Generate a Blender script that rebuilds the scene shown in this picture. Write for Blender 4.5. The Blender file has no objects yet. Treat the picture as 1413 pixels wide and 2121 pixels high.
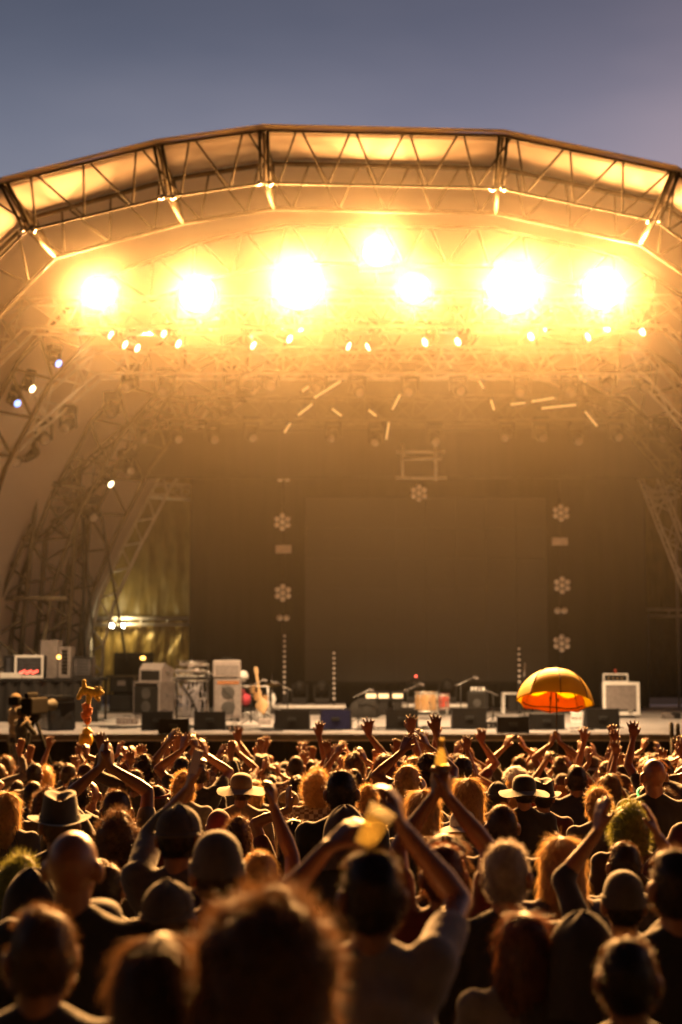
import bpy, bmesh, math, random
from mathutils import Vector, Matrix, Euler, noise
R = math.radians
rnd = random.Random(11)
S = bpy.context.scene
COL = S.collection

# ---------------------------------------------------------------- camera, world, exposure
FPX = 50 / 36 * 2121                        # focal length in photo pixels
HORIZON, CZ = 1360.0, 3.06
TILT = math.atan((HORIZON - 1060.5) / FPX)
cam = bpy.data.objects.new('camera', bpy.data.cameras.new('camera'))
COL.objects.link(cam)
cam.location = (0, 0, CZ)
cam.rotation_euler = (math.pi / 2 + TILT, 0, 0)
cam.data.lens = 50
cam.data.sensor_fit = 'VERTICAL'
cam.data.sensor_height = 36
cam.data.sensor_width = 24
cam.data.clip_end = 2000
cam.data.clip_start = 0.05
cam.data.dof.use_dof = True
cam.data.dof.focus_distance = 9.5
cam.data.dof.aperture_fstop = 1.65
S.camera = cam

w = bpy.data.worlds.new('World')
S.world = w
w.use_nodes = True
nt = w.node_tree
bg = nt.nodes['Background']
sky = nt.nodes.new('ShaderNodeTexSky')
sky.sky_type = 'NISHITA'
sky.sun_disc = False
sky.sun_elevation = R(1.0)
sky.sun_rotation = R(35)                    # the sun has gone down beyond the stage, to the right
sky.air_density = 1.2
sky.dust_density = 1.5
sky.ozone_density = 1.6
tc = nt.nodes.new('ShaderNodeTexCoord')
mp = nt.nodes.new('ShaderNodeMapping')
mp.inputs['Scale'].default_value = (1.0, 1.0, 3.2)
mp.inputs['Rotation'].default_value = (0.2, 0.5, 0)
nz = nt.nodes.new('ShaderNodeTexNoise')
nz.inputs['Scale'].default_value = 4.0
nz.inputs['Detail'].default_value = 3
rp = nt.nodes.new('ShaderNodeMapRange')
rp.inputs['From Min'].default_value = 0.35
rp.inputs['From Max'].default_value = 0.75
rp.inputs['To Max'].default_value = 0.38
mx = nt.nodes.new('ShaderNodeMix')
mx.data_type = 'RGBA'
SKY_CLOUD = (1.25, 1.12, 1.3, 1)
tint = nt.nodes.new('ShaderNodeMix'); tint.data_type = 'RGBA'; tint.blend_type = 'MULTIPLY'
tint.inputs[0].default_value = 1.0
nt.links.new(tc.outputs['Generated'], mp.inputs[0])
nt.links.new(mp.outputs[0], nz.inputs['Vector'])
nt.links.new(nz.outputs['Fac'], rp.inputs['Value'])
nt.links.new(rp.outputs[0], mx.inputs[0])
mx.inputs[6].default_value = (1.22, 1.08, 1.34, 1)
mx.inputs[7].default_value = (2.2, 1.75, 1.9, 1)     # thin dusk cloud catching the last light
sx = nt.nodes.new('ShaderNodeSeparateXYZ'); nt.links.new(tc.outputs['Generated'], sx.inputs[0])
def ramp(src, a, b, lo, hi):
    m_ = nt.nodes.new('ShaderNodeMapRange'); m_.interpolation_type = 'SMOOTHSTEP'
    for k_, v_ in (('From Min', a), ('From Max', b), ('To Min', lo), ('To Max', hi)): m_.inputs[k_].default_value = v_
    nt.links.new(src, m_.inputs['Value']); return m_.outputs[0]
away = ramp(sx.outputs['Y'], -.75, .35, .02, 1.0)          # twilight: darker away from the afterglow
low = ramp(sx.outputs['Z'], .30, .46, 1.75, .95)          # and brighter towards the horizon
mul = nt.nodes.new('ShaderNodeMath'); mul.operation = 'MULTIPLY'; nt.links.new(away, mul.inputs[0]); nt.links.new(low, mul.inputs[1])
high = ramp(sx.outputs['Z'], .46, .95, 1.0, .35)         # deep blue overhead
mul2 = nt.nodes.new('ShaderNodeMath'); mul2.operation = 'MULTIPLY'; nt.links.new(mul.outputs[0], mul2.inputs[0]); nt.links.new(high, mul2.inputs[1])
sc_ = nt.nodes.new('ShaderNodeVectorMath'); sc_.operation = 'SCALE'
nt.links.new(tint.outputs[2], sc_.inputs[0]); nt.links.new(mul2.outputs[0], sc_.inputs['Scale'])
nt.links.new(sky.outputs[0], tint.inputs[6])
nt.links.new(mx.outputs[2], tint.inputs[7])
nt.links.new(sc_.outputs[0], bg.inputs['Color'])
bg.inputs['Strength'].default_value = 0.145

S.view_settings.view_transform = 'Standard'
S.view_settings.look = 'None'
S.view_settings.exposure = 0.0
S.view_settings.gamma = 1.0
S.cycles.use_denoising = True
S.cycles.max_bounces = 8
S.cycles.diffuse_bounces = 2
S.cycles.glossy_bounces = 3
S.cycles.transmission_bounces = 6
S.cycles.transparent_max_bounces = 12
S.cycles.volume_bounces = 0
S.cycles.sample_clamp_indirect = 6

SMOKE_C, SMOKE_R = (1.2, 29.2, 6.8), (13.0, 9.2, 5.9)
SMOKE_FINE, SMOKE_COARSE = 0.0016, 0.0021      # even scatter, and the forward glare of big droplets
LAMP_COL = (1.0, 0.455, 0.125)
LAMP_W = 3.7                                # overall factor on the big lamps

def P(px, py, d):
    """the world point at distance d (along Y) behind photo pixel px, py"""
    x = (px - 706.5) / FPX
    y = (1060.5 - py) / FPX
    k = d / (math.cos(TILT) - y * math.sin(TILT))
    return Vector((x * k, d, CZ + (math.sin(TILT) + y * math.cos(TILT)) * k))

def ground_z(d):
    return 0.034 * (26 - min(d, 26)) - 0.042 * min(max(0.0, d - 11), 8.5) + .30 * max(0.0, -4 - d)      # unseen bank added behind the camera to block low sky light

# ---------------------------------------------------------------- materials
MATS = {}
def mat(name, col, rough=0.6, metal=0.0, var=0.25, scale=8.0, bump=0.0, spec=0.5, trans=0.0, tcol=None, sheen=0.0, stretch=None):
    if name in MATS: return MATS[name]
    m = bpy.data.materials.new(name); m.use_nodes = True
    t = m.node_tree; b = t.nodes['Principled BSDF']; out = t.nodes['Material Output']
    b.inputs['Roughness'].default_value = rough
    b.inputs['Metallic'].default_value = metal
    b.inputs['Specular IOR Level'].default_value = spec
    if sheen: b.inputs['Sheen Weight'].default_value = sheen
    c = t.nodes.new('ShaderNodeTexCoord')
    n = t.nodes.new('ShaderNodeTexNoise'); n.inputs['Scale'].default_value = scale; n.inputs['Detail'].default_value = 5
    if stretch:
        mpn = t.nodes.new('ShaderNodeMapping'); mpn.inputs['Scale'].default_value = stretch
        t.links.new(c.outputs['Object'], mpn.inputs[0]); t.links.new(mpn.outputs[0], n.inputs['Vector'])
    else:
        t.links.new(c.outputs['Object'], n.inputs['Vector'])
    r = t.nodes.new('ShaderNodeValToRGB')
    r.color_ramp.elements[0].position = 0.3; r.color_ramp.elements[1].position = 0.72
    r.color_ramp.elements[0].color = tuple(v * (1 - var) for v in col) + (1,)
    r.color_ramp.elements[1].color = tuple(min(1, v * (1 + var)) for v in col) + (1,)
    t.links.new(n.outputs['Fac'], r.inputs[0])
    t.links.new(r.outputs[0], b.inputs['Base Color'])
    if bump:
        bp = t.nodes.new('ShaderNodeBump'); bp.inputs['Strength'].default_value = bump; bp.inputs['Distance'].default_value = 0.02
        t.links.new(n.outputs['Fac'], bp.inputs['Height']); t.links.new(bp.outputs[0], b.inputs['Normal'])
    if trans:
        tr = t.nodes.new('ShaderNodeBsdfTranslucent'); tr.inputs[0].default_value = tuple(tcol or col) + (1,)
        ms = t.nodes.new('ShaderNodeMixShader'); ms.inputs[0].default_value = trans
        t.links.new(b.outputs[0], ms.inputs[1]); t.links.new(tr.outputs[0], ms.inputs[2]); t.links.new(ms.outputs[0], out.inputs[0])
    MATS[name] = m
    return m

def emit(name, col, strength):
    if name in MATS: return MATS[name]
    m = bpy.data.materials.new(name); m.use_nodes = True
    b = m.node_tree.nodes['Principled BSDF']
    b.inputs['Base Color'].default_value = tuple(col) + (1,)
    b.inputs['Emission Color'].default_value = tuple(col) + (1,)
    b.inputs['Emission Strength'].default_value = strength
    MATS[name] = m
    return m

def glass(name, col, rough=0.05, fac=0.6):
    m = bpy.data.materials.new(name); m.use_nodes = True
    b = m.node_tree.nodes['Principled BSDF']
    b.inputs['Base Color'].default_value = tuple(col) + (1,)
    b.inputs['Roughness'].default_value = rough
    b.inputs['Transmission Weight'].default_value = fac
    b.inputs['IOR'].default_value = 1.3
    return m

def clear(name, col, see):
    """thin clear plastic or glass full of pale drink: some light straight through, some scattered on"""
    m = bpy.data.materials.new(name); m.use_nodes = True; t = m.node_tree; b = t.nodes['Principled BSDF']
    b.inputs['Base Color'].default_value = tuple(v * .5 for v in col) + (1,); b.inputs['Roughness'].default_value = .12
    tr = t.nodes.new('ShaderNodeBsdfTranslucent'); tr.inputs[0].default_value = tuple(col) + (1,)
    tp = t.nodes.new('ShaderNodeBsdfTransparent'); tp.inputs[0].default_value = tuple(col) + (1,)
    a = t.nodes.new('ShaderNodeMixShader'); a.inputs[0].default_value = .4; c = t.nodes.new('ShaderNodeMixShader'); c.inputs[0].default_value = see
    t.links.new(b.outputs[0], a.inputs[1]); t.links.new(tr.outputs[0], a.inputs[2]); t.links.new(a.outputs[0], c.inputs[1]); t.links.new(tp.outputs[0], c.inputs[2]); t.links.new(c.outputs[0], t.nodes['Material Output'].inputs[0])
    return m

M_skirt = mat('black_drape', (0.016, 0.013, 0.012), 0.85, var=0.4, scale=3, stretch=(6, 6, .6), bump=.3)
M_deck = mat('stage_ply', (0.42, 0.38, 0.37), 0.55, var=0.25, scale=1.6, bump=.1)
M_ground = mat('trampled_grass', (0.05, 0.045, 0.022), 0.95, var=0.5, scale=1.5, bump=.6)
M_shell = mat('roof_membrane', (0.50, 0.43, 0.36), 0.7, var=0.12, scale=0.7, trans=0.55, tcol=(0.80, 0.64, 0.50), stretch=(1, .3, 1))
M_steel = mat('dark_steel', (0.10, 0.078, 0.052), 0.75, var=0.3, scale=6, spec=.25)
M_alu = mat('aluminium_truss', (0.55, 0.50, 0.44), 0.4, metal=0.25, var=0.2, scale=5)
M_black = mat('black_metal', (0.016, 0.014, 0.014), 0.65, var=0.3, scale=9, spec=.25)
M_rubber = mat('black_rubber', (0.015, 0.015, 0.015), 0.7)
M_cab = mat('wedge_grille_black', (0.014, 0.012, 0.011), 0.85, spec=.2, var=0.35, scale=60, bump=.3)
M_cabblue = mat('wedge_carpet_blue', (0.016, 0.018, 0.075), 0.85, spec=.2, var=0.3, scale=50, bump=.3)
M_greycab = mat('grey_tolex', (0.20, 0.17, 0.165), 0.65, var=0.18, scale=14, bump=.15)
M_palecab = mat('pale_tolex', (0.34, 0.29, 0.275), 0.6, var=0.15, scale=10, bump=.1)
M_dimlens = mat('dark_lens', (0.22, 0.18, 0.15), 0.3, spec=.6)  # plain darker tone for the moving-head lenses
M_cone = mat('speaker_paper', (0.05, 0.045, 0.045), 0.75)
M_white = mat('white_paint', (0.75, 0.72, 0.70), 0.45, var=0.1)
M_chrome = mat('chrome', (0.75, 0.74, 0.72), 0.15, metal=1.0, var=0.05)
M_brass = mat('cymbal_brass', (0.65, 0.42, 0.14), 0.28, metal=1.0, var=0.15)
M_wood = mat('drum_wood', (0.42, 0.24, 0.10), 0.4, var=0.3, scale=5, stretch=(6, 6, .8))
M_woodpale = mat('guitar_maple', (0.5, 0.32, 0.16), 0.35, var=0.2, scale=9)
M_red = mat('red_lacquer', (0.42, 0.05, 0.025), 0.3, var=0.2)
M_redcloth = mat('red_cloth', (0.45, 0.04, 0.07), 0.8)
M_skin_head = mat('drum_head', (0.7, 0.66, 0.58), 0.5, var=.08)
M_back = mat('backdrop_cloth', (0.014, 0.012, 0.011), 0.9, var=0.35, scale=1.2, stretch=(5, 5, .4))
M_screen = mat('led_screen_off', (0.032, 0.029, 0.028), 0.55, var=0.12, scale=40)
M_lens = mat('lens_unlit', (0.80, 0.70, 0.64), 0.3, var=.06, spec=.9)
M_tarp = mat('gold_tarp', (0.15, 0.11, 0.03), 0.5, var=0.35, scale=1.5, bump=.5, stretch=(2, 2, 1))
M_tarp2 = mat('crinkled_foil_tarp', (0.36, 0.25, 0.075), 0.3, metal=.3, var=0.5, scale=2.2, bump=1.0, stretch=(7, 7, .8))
M_case = mat('flightcase_black', (0.016, 0.014, 0.015), 0.65, spec=.25)
M_cable = mat('cable_black', (0.014, 0.013, 0.013), 0.6)
def lamp_face(name, rad, peak):
    """reflector lamp glass: blinding at its centre, a dimmer golden rim"""
    m = bpy.data.materials.new(name); m.use_nodes = True; t = m.node_tree; b = t.nodes['Principled BSDF']
    c = t.nodes.new('ShaderNodeTexCoord'); ln_ = t.nodes.new('ShaderNodeVectorMath'); ln_.operation = 'LENGTH'
    t.links.new(c.outputs['Object'], ln_.inputs[0])
    mr = t.nodes.new('ShaderNodeMapRange'); mr.interpolation_type = 'SMOOTHERSTEP'
    for k_, v_ in (('From Min', 0.0), ('From Max', rad), ('To Min', 1.0), ('To Max', 0.0)): mr.inputs[k_].default_value = v_
    t.links.new(ln_.outputs['Value'], mr.inputs['Value'])
    pw = t.nodes.new('ShaderNodeMath'); pw.operation = 'POWER'; pw.inputs[1].default_value = 2.6; t.links.new(mr.outputs[0], pw.inputs[0])
    ml = t.nodes.new('ShaderNodeMath'); ml.operation = 'MULTIPLY_ADD'; ml.inputs[1].default_value = peak; ml.inputs[2].default_value = 1.1; t.links.new(pw.outputs[0], ml.inputs[0])
    b.inputs['Base Color'].default_value = (.3, .25, .2, 1); b.inputs['Emission Color'].default_value = (1, .66, .26, 1)
    t.links.new(ml.outputs[0], b.inputs['Emission Strength'])
    return m
M_glintw = emit('lit_lens_warm', (1.0, 0.80, 0.45), 9)
M_glintb = emit('lit_lens_blue', (0.22, 0.38, 1.0), 3)
M_bar = emit('truss_glint_glow', (1.0, 0.62, 0.22), .55)  # glow standing in for reflections on truss tubes
M_led = emit('red_meter_leds', (1.0, 0.12, 0.07), 4)
M_amber = emit('amber_indicator', (1.0, 0.5, 0.1), 6)
M_panel = emit('small_lit_panel', (1.0, 0.75, 0.4), 1.1)
M_lcd = mat('console_screen', (0.06, 0.06, 0.07), 0.25)
M_yellowplush = mat('yellow_plush', (0.50, 0.37, 0.05), 0.9, var=.25, scale=40, bump=.5, sheen=.2)
M_orangeplush = mat('orange_plush', (0.6, 0.17, 0.04), 0.9, var=.25, scale=40, bump=.5, sheen=.4)
M_yellowvinyl = mat('yellow_vinyl', (0.8, 0.5, 0.02), 0.35)
M_umb = mat('yellow_umbrella_nylon', (0.68, 0.44, 0.025), 0.55, var=.1, scale=6, trans=.42, tcol=(0.80, 0.72, 0.05))
M_bill = mat('orange_umbrella_nylon', (0.75, 0.24, 0.03), 0.55, var=.12, scale=6, trans=.5, tcol=(0.85, 0.42, 0.04))
M_glow = emit('green_glow_stick', (0.1, 1.0, 0.2), 1.6)
M_beer = clear('pale_bottle_glass', (0.92, 0.86, 0.62), .8)
M_cup = clear('clear_cup_plastic', (0.98, 0.94, 0.78), .74)
M_hose = mat('rag_fabric', (0.75, 0.66, 0.5), .8)

# ---------------------------------------------------------------- mesh builder
class MB:
    def __init__(s): s.v, s.f, s.sm = [], [], []
    def add(s, vs, fs, smooth=True):
        o = len(s.v); s.v += [tuple(v) for v in vs]
        s.f += [tuple(i + o for i in f) for f in fs]; s.sm += [smooth] * len(fs)
    def box(s, c, size, rot=None, taper=1.0, bevel=0.0):
        c = Vector(c); hx, hy, hz = [q / 2 for q in size]
        m = rot if rot is not None else Matrix.Identity(3)
        if bevel <= 0:
            vs = []
            for z in (-1, 1):
                k = taper if z > 0 else 1
                for x, y in ((-1, -1), (1, -1), (1, 1), (-1, 1)): vs.append(c + m @ Vector((x * hx * k, y * hy * k, z * hz)))
            s.add(vs, [(3, 2, 1, 0), (4, 5, 6, 7), (0, 1, 5, 4), (1, 2, 6, 5), (2, 3, 7, 6), (3, 0, 4, 7)], False)
        else:
            b = min(bevel, hx * .9, hy * .9, hz * .9)
            bm = bmesh.new(); bmesh.ops.create_cube(bm, size=1)
            for v in bm.verts: v.co = Vector((v.co.x * 2 * hx, v.co.y * 2 * hy, v.co.z * 2 * hz))
            bmesh.ops.bevel(bm, geom=bm.edges[:], offset=b, segments=2, affect='EDGES', profile=.5)
            bm.verts.index_update()
            s.add([c + m @ v.co for v in bm.verts], [[v.index for v in f.verts] for f in bm.faces], False)
            bm.free()
    def tube(s, p0, p1, r0, r1=None, n=8, caps=True):
        s.path([p0, p1], [r0, r0 if r1 is None else r1], n, caps)
    def path(s, pts, rad, n=8, caps=True):
        pts = [Vector(p) for p in pts]
        if not isinstance(rad, (list, tuple)): rad = [rad] * len(pts)
        vs, fs = [], []; up = None
        for i, p in enumerate(pts):
            a = pts[min(i + 1, len(pts) - 1)] - pts[max(i - 1, 0)]
            a = a.normalized() if a.length > 1e-9 else Vector((0, 0, 1))
            if up is None: up = Vector((0, 0, 1)) if abs(a.z) < .9 else Vector((1, 0, 0))
            u = (up - a * up.dot(a)).normalized(); v = a.cross(u); up = u
            for k in range(n):
                t = 2 * math.pi * k / n
                vs.append(p + (u * math.cos(t) + v * math.sin(t)) * rad[i])
        for i in range(len(pts) - 1):
            for k in range(n):
                k2 = (k + 1) % n
                fs.append((i * n + k, i * n + k2, (i + 1) * n + k2, (i + 1) * n + k))
        if caps:
            fs.append(tuple(range(n - 1, -1, -1))); fs.append(tuple((len(pts) - 1) * n + k for k in range(n)))
        s.add(vs, fs)
    def ell(s, c, r, rot=None, nu=10, nv=7):
        c = Vector(c); m = rot if rot is not None else Matrix.Identity(3)
        vs = [c + m @ Vector((0, 0, -r[2]))]; fs = []
        for j in range(1, nv):
            a = math.pi * j / nv
            for i in range(nu):
                t = 2 * math.pi * i / nu
                vs.append(c + m @ Vector((r[0] * math.sin(a) * math.cos(t), r[1] * math.sin(a) * math.sin(t), -r[2] * math.cos(a))))
        vs.append(c + m @ Vector((0, 0, r[2]))); top = len(vs) - 1
        for i in range(nu):
            i2 = (i + 1) % nu
            fs.append((0, 1 + i2, 1 + i)); fs.append((top, top - nu + i, top - nu + i2))
            for j in range(nv - 2):
                a, b = 1 + j * nu, 1 + (j + 1) * nu
                fs.append((a + i, a + i2, b + i2, b + i))
        s.add(vs, fs)
    def cap(s, p0, r0, p1, r1, n=10):
        """tapered capsule"""
        p0, p1 = Vector(p0), Vector(p1); a = (p1 - p0)
        a = a.normalized() if a.length > 1e-9 else Vector((0, 0, 1))
        pts, rd = [], []
        for t in (-89, -60, -30, 0): pts.append(p0 + a * r0 * math.sin(R(t))); rd.append(r0 * math.cos(R(t)))
        for t in (0, 30, 60, 89): pts.append(p1 + a * r1 * math.sin(R(t))); rd.append(r1 * math.cos(R(t)))
        s.path(pts, rd, n)
    def lathe(s, prof, c=(0, 0, 0), n=20, rot=None, close=False):
        c = Vector(c); m = rot if rot is not None else Matrix.Identity(3); vs, fs = [], []
        for r_, z in prof:
            for k in range(n):
                t = 2 * math.pi * k / n
                vs.append(c + m @ Vector((r_ * math.cos(t), r_ * math.sin(t), z)))
        for i in range(len(prof) - 1):
            for k in range(n):
                k2 = (k + 1) % n
                fs.append((i * n + k, i * n + k2, (i + 1) * n + k2, (i + 1) * n + k))
        if close:
            fs.append(tuple(range(n - 1, -1, -1))); fs.append(tuple((len(prof) - 1) * n + k for k in range(n)))
        s.add(vs, fs)
    def prism(s, poly, x0, x1, m=None, c=(0, 0, 0)):
        """poly: (y,z) outline swept along x"""
        m = m if m is not None else Matrix.Identity(3); c = Vector(c); n = len(poly)
        vs = [c + m @ Vector((x0, y, z)) for y, z in poly] + [c + m @ Vector((x1, y, z)) for y, z in poly]
        fs = [tuple(range(n - 1, -1, -1)), tuple(range(n, 2 * n))] + [(i, (i + 1) % n, n + (i + 1) % n, n + i) for i in range(n)]
        s.add(vs, fs, False)
    def grid(s, fn, nu, nv, smooth=True):
        vs = [fn(i / nu, j / nv) for j in range(nv + 1) for i in range(nu + 1)]
        fs = [(j * (nu + 1) + i, j * (nu + 1) + i + 1, (j + 1) * (nu + 1) + i + 1, (j + 1) * (nu + 1) + i) for j in range(nv) for i in range(nu)]
        s.add(vs, fs, smooth)
    def mesh(s, name, m=None):
        me = bpy.data.meshes.new(name); me.from_pydata(s.v, [], s.f)
        me.polygons.foreach_set('use_smooth', s.sm)
        if m: me.materials.append(m)
        return me
    def build(s, name, m, parent=None, loc=None):
        o = bpy.data.objects.new(name, s.mesh(name, m)); COL.objects.link(o)
        if parent is not None: o.parent = parent
        if loc is not None: o.location = loc
        return o

def rotz(a): return Matrix.Rotation(a, 3, 'Z')
def tag(o, label=None, cat=None, group=None, kind=None):
    if label: o['label'] = label
    if cat: o['category'] = cat
    if group: o['group'] = group
    if kind: o['kind'] = kind
    return o
def thing(name, label, cat, loc=(0, 0, 0), rz=0.0, group=None):
    o = bpy.data.objects.new(name, None); COL.objects.link(o)
    o.empty_display_size = .1
    o.location = loc; o.rotation_euler = (0, 0, rz)
    return tag(o, label, cat, group)
def dup(root, loc, rot=None, label=None, group=None, scale=None):
    r = root.copy(); COL.objects.link(r); r.location = loc
    if rot is not None: r.rotation_euler = rot
    if scale: r.scale = (scale,) * 3
    if label: r['label'] = label
    if group: r['group'] = group
    for ch in root.children:
        c = ch.copy(); COL.objects.link(c); c.parent = r
        for g in ch.children:
            q = g.copy(); COL.objects.link(q); q.parent = c
    return r

# ---------------------------------------------------------------- the setting
gb = MB()
def gfn(u, v):
    x = -110 + 220 * u; y = -60 + 240 * v
    return (x, y, ground_z(y) + .03 * noise.noise(Vector((x * .4, y * .4, 0))))
gb.grid(gfn, 90, 110)
tag(gb.build('ground', M_ground), kind='structure')

DECK = P(700, 1521, 26).z
st = thing('stage', 'wide raised festival stage with pale deck and black skirt', 'stage', (1.5, 26, 0))
b = MB(); b.box((-.0, 8.0, DECK - .06), (26, 16, .12)); b.build('deck', M_deck, st)
b = MB(); b.box((0, -.021, DECK - .05), (26, .04, .09)); b.build('edge_trim', mat('edge_trim_grey', (.10, .085, .09), .6), st)
b = MB()
def skirt(u, v):
    x = -13 + 26 * u
    return (x, .06 + .045 * math.sin(x * 17 + 1.3 * math.sin(x * 3.1)) * (1.2 - v * .6), -.3 + (DECK + .17) * v)
b.grid(skirt, 700, 3); b.build('skirt', M_skirt, st)

# roof shell: a fabric vault lofted from the tall front arch to the lower rear arch
FRONT = [(-430, 1560), (-420, 1300), (-390, 1050), (-315, 790), (-190, 560), (5, 376), (325, 297), (545, 266), (1042, 277), (1400, 352), (1640, 520), (1770, 790), (1840, 1050), (1870, 1300), (1880, 1560)]
REAR = [(172, 1475), (182, 1330), (205, 1240), (255, 1130), (325, 995), (430, 850), (545, 755), (680, 715), (1000, 718), (1150, 760), (1310, 845), (1440, 980), (1530, 1130), (1570, 1300), (1580, 1475)]
DF, DR = 24.0, 38.0
FW = [P(x, y, DF) for x, y in FRONT]
RW = [P(x, y, DR) for x, y in REAR]
def prof(t):
    return [a.lerp(b, t) for a, b in zip(FW, RW)]
def along(pts, q):
    """point at arc fraction q of a polyline"""
    ls = [(pts[i + 1] - pts[i]).length for i in range(len(pts) - 1)]; L = sum(ls) * q
    for i, l in enumerate(ls):
        if L <= l or i == len(ls) - 1: return pts[i].lerp(pts[i + 1], L / l)
        L -= l
def inward(pts, dist):
    c = sum(pts, Vector()) / len(pts); out = []
    for i, p in enumerate(pts):
        a = (pts[min(i + 1, len(pts) - 1)] - pts[max(i - 1, 0)]); n = Vector((a.z, 0, -a.x)).normalized()
        if n.dot(c - p) < 0: n = -n
        out.append(p + n * dist)
    return out
sh = thing('stage_roof', 'tall pale fabric vault roof curving over the whole stage', 'stage roof', (1, 24, 0))
STATIONS = [0, .093, .32, .60, .82, 1.0]
b = MB()
def shell(u, v):
    pr = prof(v); p = pr[min(int(u * 14 + 1e-6), 13)].lerp(pr[min(int(u * 14 + 1e-6), 13) + 1], u * 14 - min(int(u * 14 + 1e-6), 13))
    k = max(s for s in STATIONS if s <= v + 1e-6); nx = min([s for s in STATIONS if s > v + 1e-6] or [1.0])
    f = (v - k) / (nx - k) if nx > k else 0
    c = Vector((1, p.y, 5))
    return p + (c - p).normalized() * (.10 * 4 * f * (1 - f) + .015 * noise.noise(p * 1.1)) - Vector((1, 24, 0))
b.grid(shell, 140, 60)
ro = b.build('membrane', M_shell, sh)
md = ro.modifiers.new('thick', 'SOLIDIFY'); md.thickness = .015; md.offset = 1

def web(mb, A, B, n, r):
    """warren lacing between polylines A and B"""
    for i in range(n):
        q0, q1, qm = i / n, (i + 1) / n, (i + .5) / n
        d = .06 / n
        mb.tube(along(A, q0 + d), along(B, qm), r, n=6, caps=False); mb.tube(along(B, qm), along(A, q1 - d), r, n=6, caps=False)
def arch(label, t, depth, m, r=.045, n=22, off=.10):
    o = thing('arch_truss', label, 'roof truss', (0, 0, 0), group='arched roof trusses')
    A = inward(prof(t), off); B = inward(prof(t), off + depth)
    q = MB(); q.path(A, r, 8); q.build('outer_chord', m, o)
    q = MB(); q.path(B, r, 8); q.build('inner_chord', m, o)
    q = MB(); web(q, A, B, n, r * .62); q.build('lacing', m, o)
    return o
# front arch: box truss, two planes and joint frames
fa = thing('arch_truss', 'deep box truss arch along the front edge of the roof', 'roof truss', (0, 0, 0), group='arched roof trusses')
A0 = inward(prof(0), .05); B0 = inward([p for p in prof(0)], .98)
A1 = inward(prof(.093), .10); B1 = inward(prof(.093), .95)
q = MB(); q.path([p + Vector((0, -.05, .03)) for p in prof(0)], .034, 8); q.build('edge_tube', mat('edge_roll_cream', (.7, .6, .42), .5, var=.15, trans=.75, tcol=(.8, .7, .5)), fa)
for A, r in ((A0, .026), (B0, .026), (A1, .05), (B1, .045)):
    q = MB(); q.path(A, r, 8); q.build('chord', M_steel, fa)
q = MB(); web(q, A0, B0, 36, .019); q.build('front_lacing', M_steel, fa)
q = MB(); web(q, A1, B1, 36, .02); q.build('rear_lacing', M_steel, fa)
for i in range(2, 13):
    q = MB()
    q.tube(A0[i] + Vector((-.06, 0, 0)), B0[i] + Vector((-.06, 0, 0)), .03); q.tube(A0[i] + Vector((.08, 0, 0)), B0[i] + Vector((.08, 0, 0)), .03)
    q.tube(A1[i], B1[i], .04); q.tube(A0[i], A1[i], .03); q.tube(B0[i], B1[i], .03)
    for k in range(4):
        f0, f1 = k / 4, (k + 1) / 4
        q.tube(A0[i].lerp(A1[i], f0), B0[i].lerp(B1[i], f1), .02, n=5); q.tube(B0[i].lerp(B1[i], f0), A0[i].lerp(A1[i], f1), .02, n=5)
        q.tube(A0[i].lerp(A1[i], f1), B0[i].lerp(B1[i], f1), .022, n=5)
    cf = q.build('cross_frame', M_steel, fa)
    for dx in (-.1, .1):
        q = MB(); q.ell(B0[i] + Vector((dx, -.05, -.02)), (.055, .05, .05)); q.build('clamp', M_chrome, cf)
arch('second roof arch truss, behind the front edge among the glare', .32, .8, M_steel, .05, 34)
arch('dark arch truss whose leg stands at the left photo edge', .62, .75, M_steel, .05, 30)
arch('dark arch truss with its leg beside the pale tent wall on the left', .80, .72, M_steel, .05, 30)
arch('pale rearmost arch truss leaning in beside the golden tarp', .985, .40, M_alu, .04, 40)

# ---------------------------------------------------------------- lighting trusses
def box_run(name, label, pts, size, m=M_alu, group=None, cat='lighting truss', r=.036, pitch=.55):
    o = thing(name, label, cat, (0, 0, 0), group=group)
    h = size / 2
    offs = [Vector((0, -h, -h)), Vector((0, h, -h)), Vector((0, h, h)), Vector((0, -h, h))]
    def line(of):
        out = []
        for i, p in enumerate(pts):
            a = (pts[min(i + 1, len(pts) - 1)] - pts[max(i - 1, 0)]).normalized()
            u = Vector((-a.z, 0, a.x))
            if u.z < 0: u = -u
            if abs(u.z) < .2 and u.x > 0: u = -u
            out.append(p + Vector((0, of.y, 0)) + u * of.z)
        return out
    ls = [line(f) for f in offs]
    for l in ls:
        q = MB(); q.path(l, r, 7); q.build('chord', m, o)
    L = sum((pts[i + 1] - pts[i]).length for i in range(len(pts) - 1)); n = max(2, int(L / pitch))
    q = MB()
    for a, b_ in ((0, 1), (1, 2), (2, 3), (3, 0)):
        for i in range(n):
            s0, s1 = (ls[a], ls[b_]) if i % 2 else (ls[b_], ls[a])
            q.tube(along(s0, i / n), along(s1, (i + 1) / n), r * .5, n=5, caps=False)
        for i in range(0, n + 1, 2): q.tube(along(ls[a], i / n), along(ls[b_], i / n), r * .5, n=5, caps=False)
    q.build('lacing', m, o)
    return o
LG = 'lighting trusses across the stage roof'
box_run('lighting_truss', 'front lighting truss carrying the seven glaring lamps', [P(-160, 850, 27), P(58, 655, 27), P(1380, 652, 27), P(1560, 830, 27)], .58, group=LG)
box_run('lighting_truss', 'middle lighting truss with a long slanted left arm', [P(-160, 1060, 30), P(200, 752, 30), P(1330, 752, 30), P(1520, 950, 30)], .58, group=LG)
box_run('lighting_truss', 'rear lighting truss above the black drape header', [P(60, 1105, 33), P(330, 850, 33), P(1290, 850, 33), P(1500, 1080, 33)], .58, M_steel, group=LG)
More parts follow.
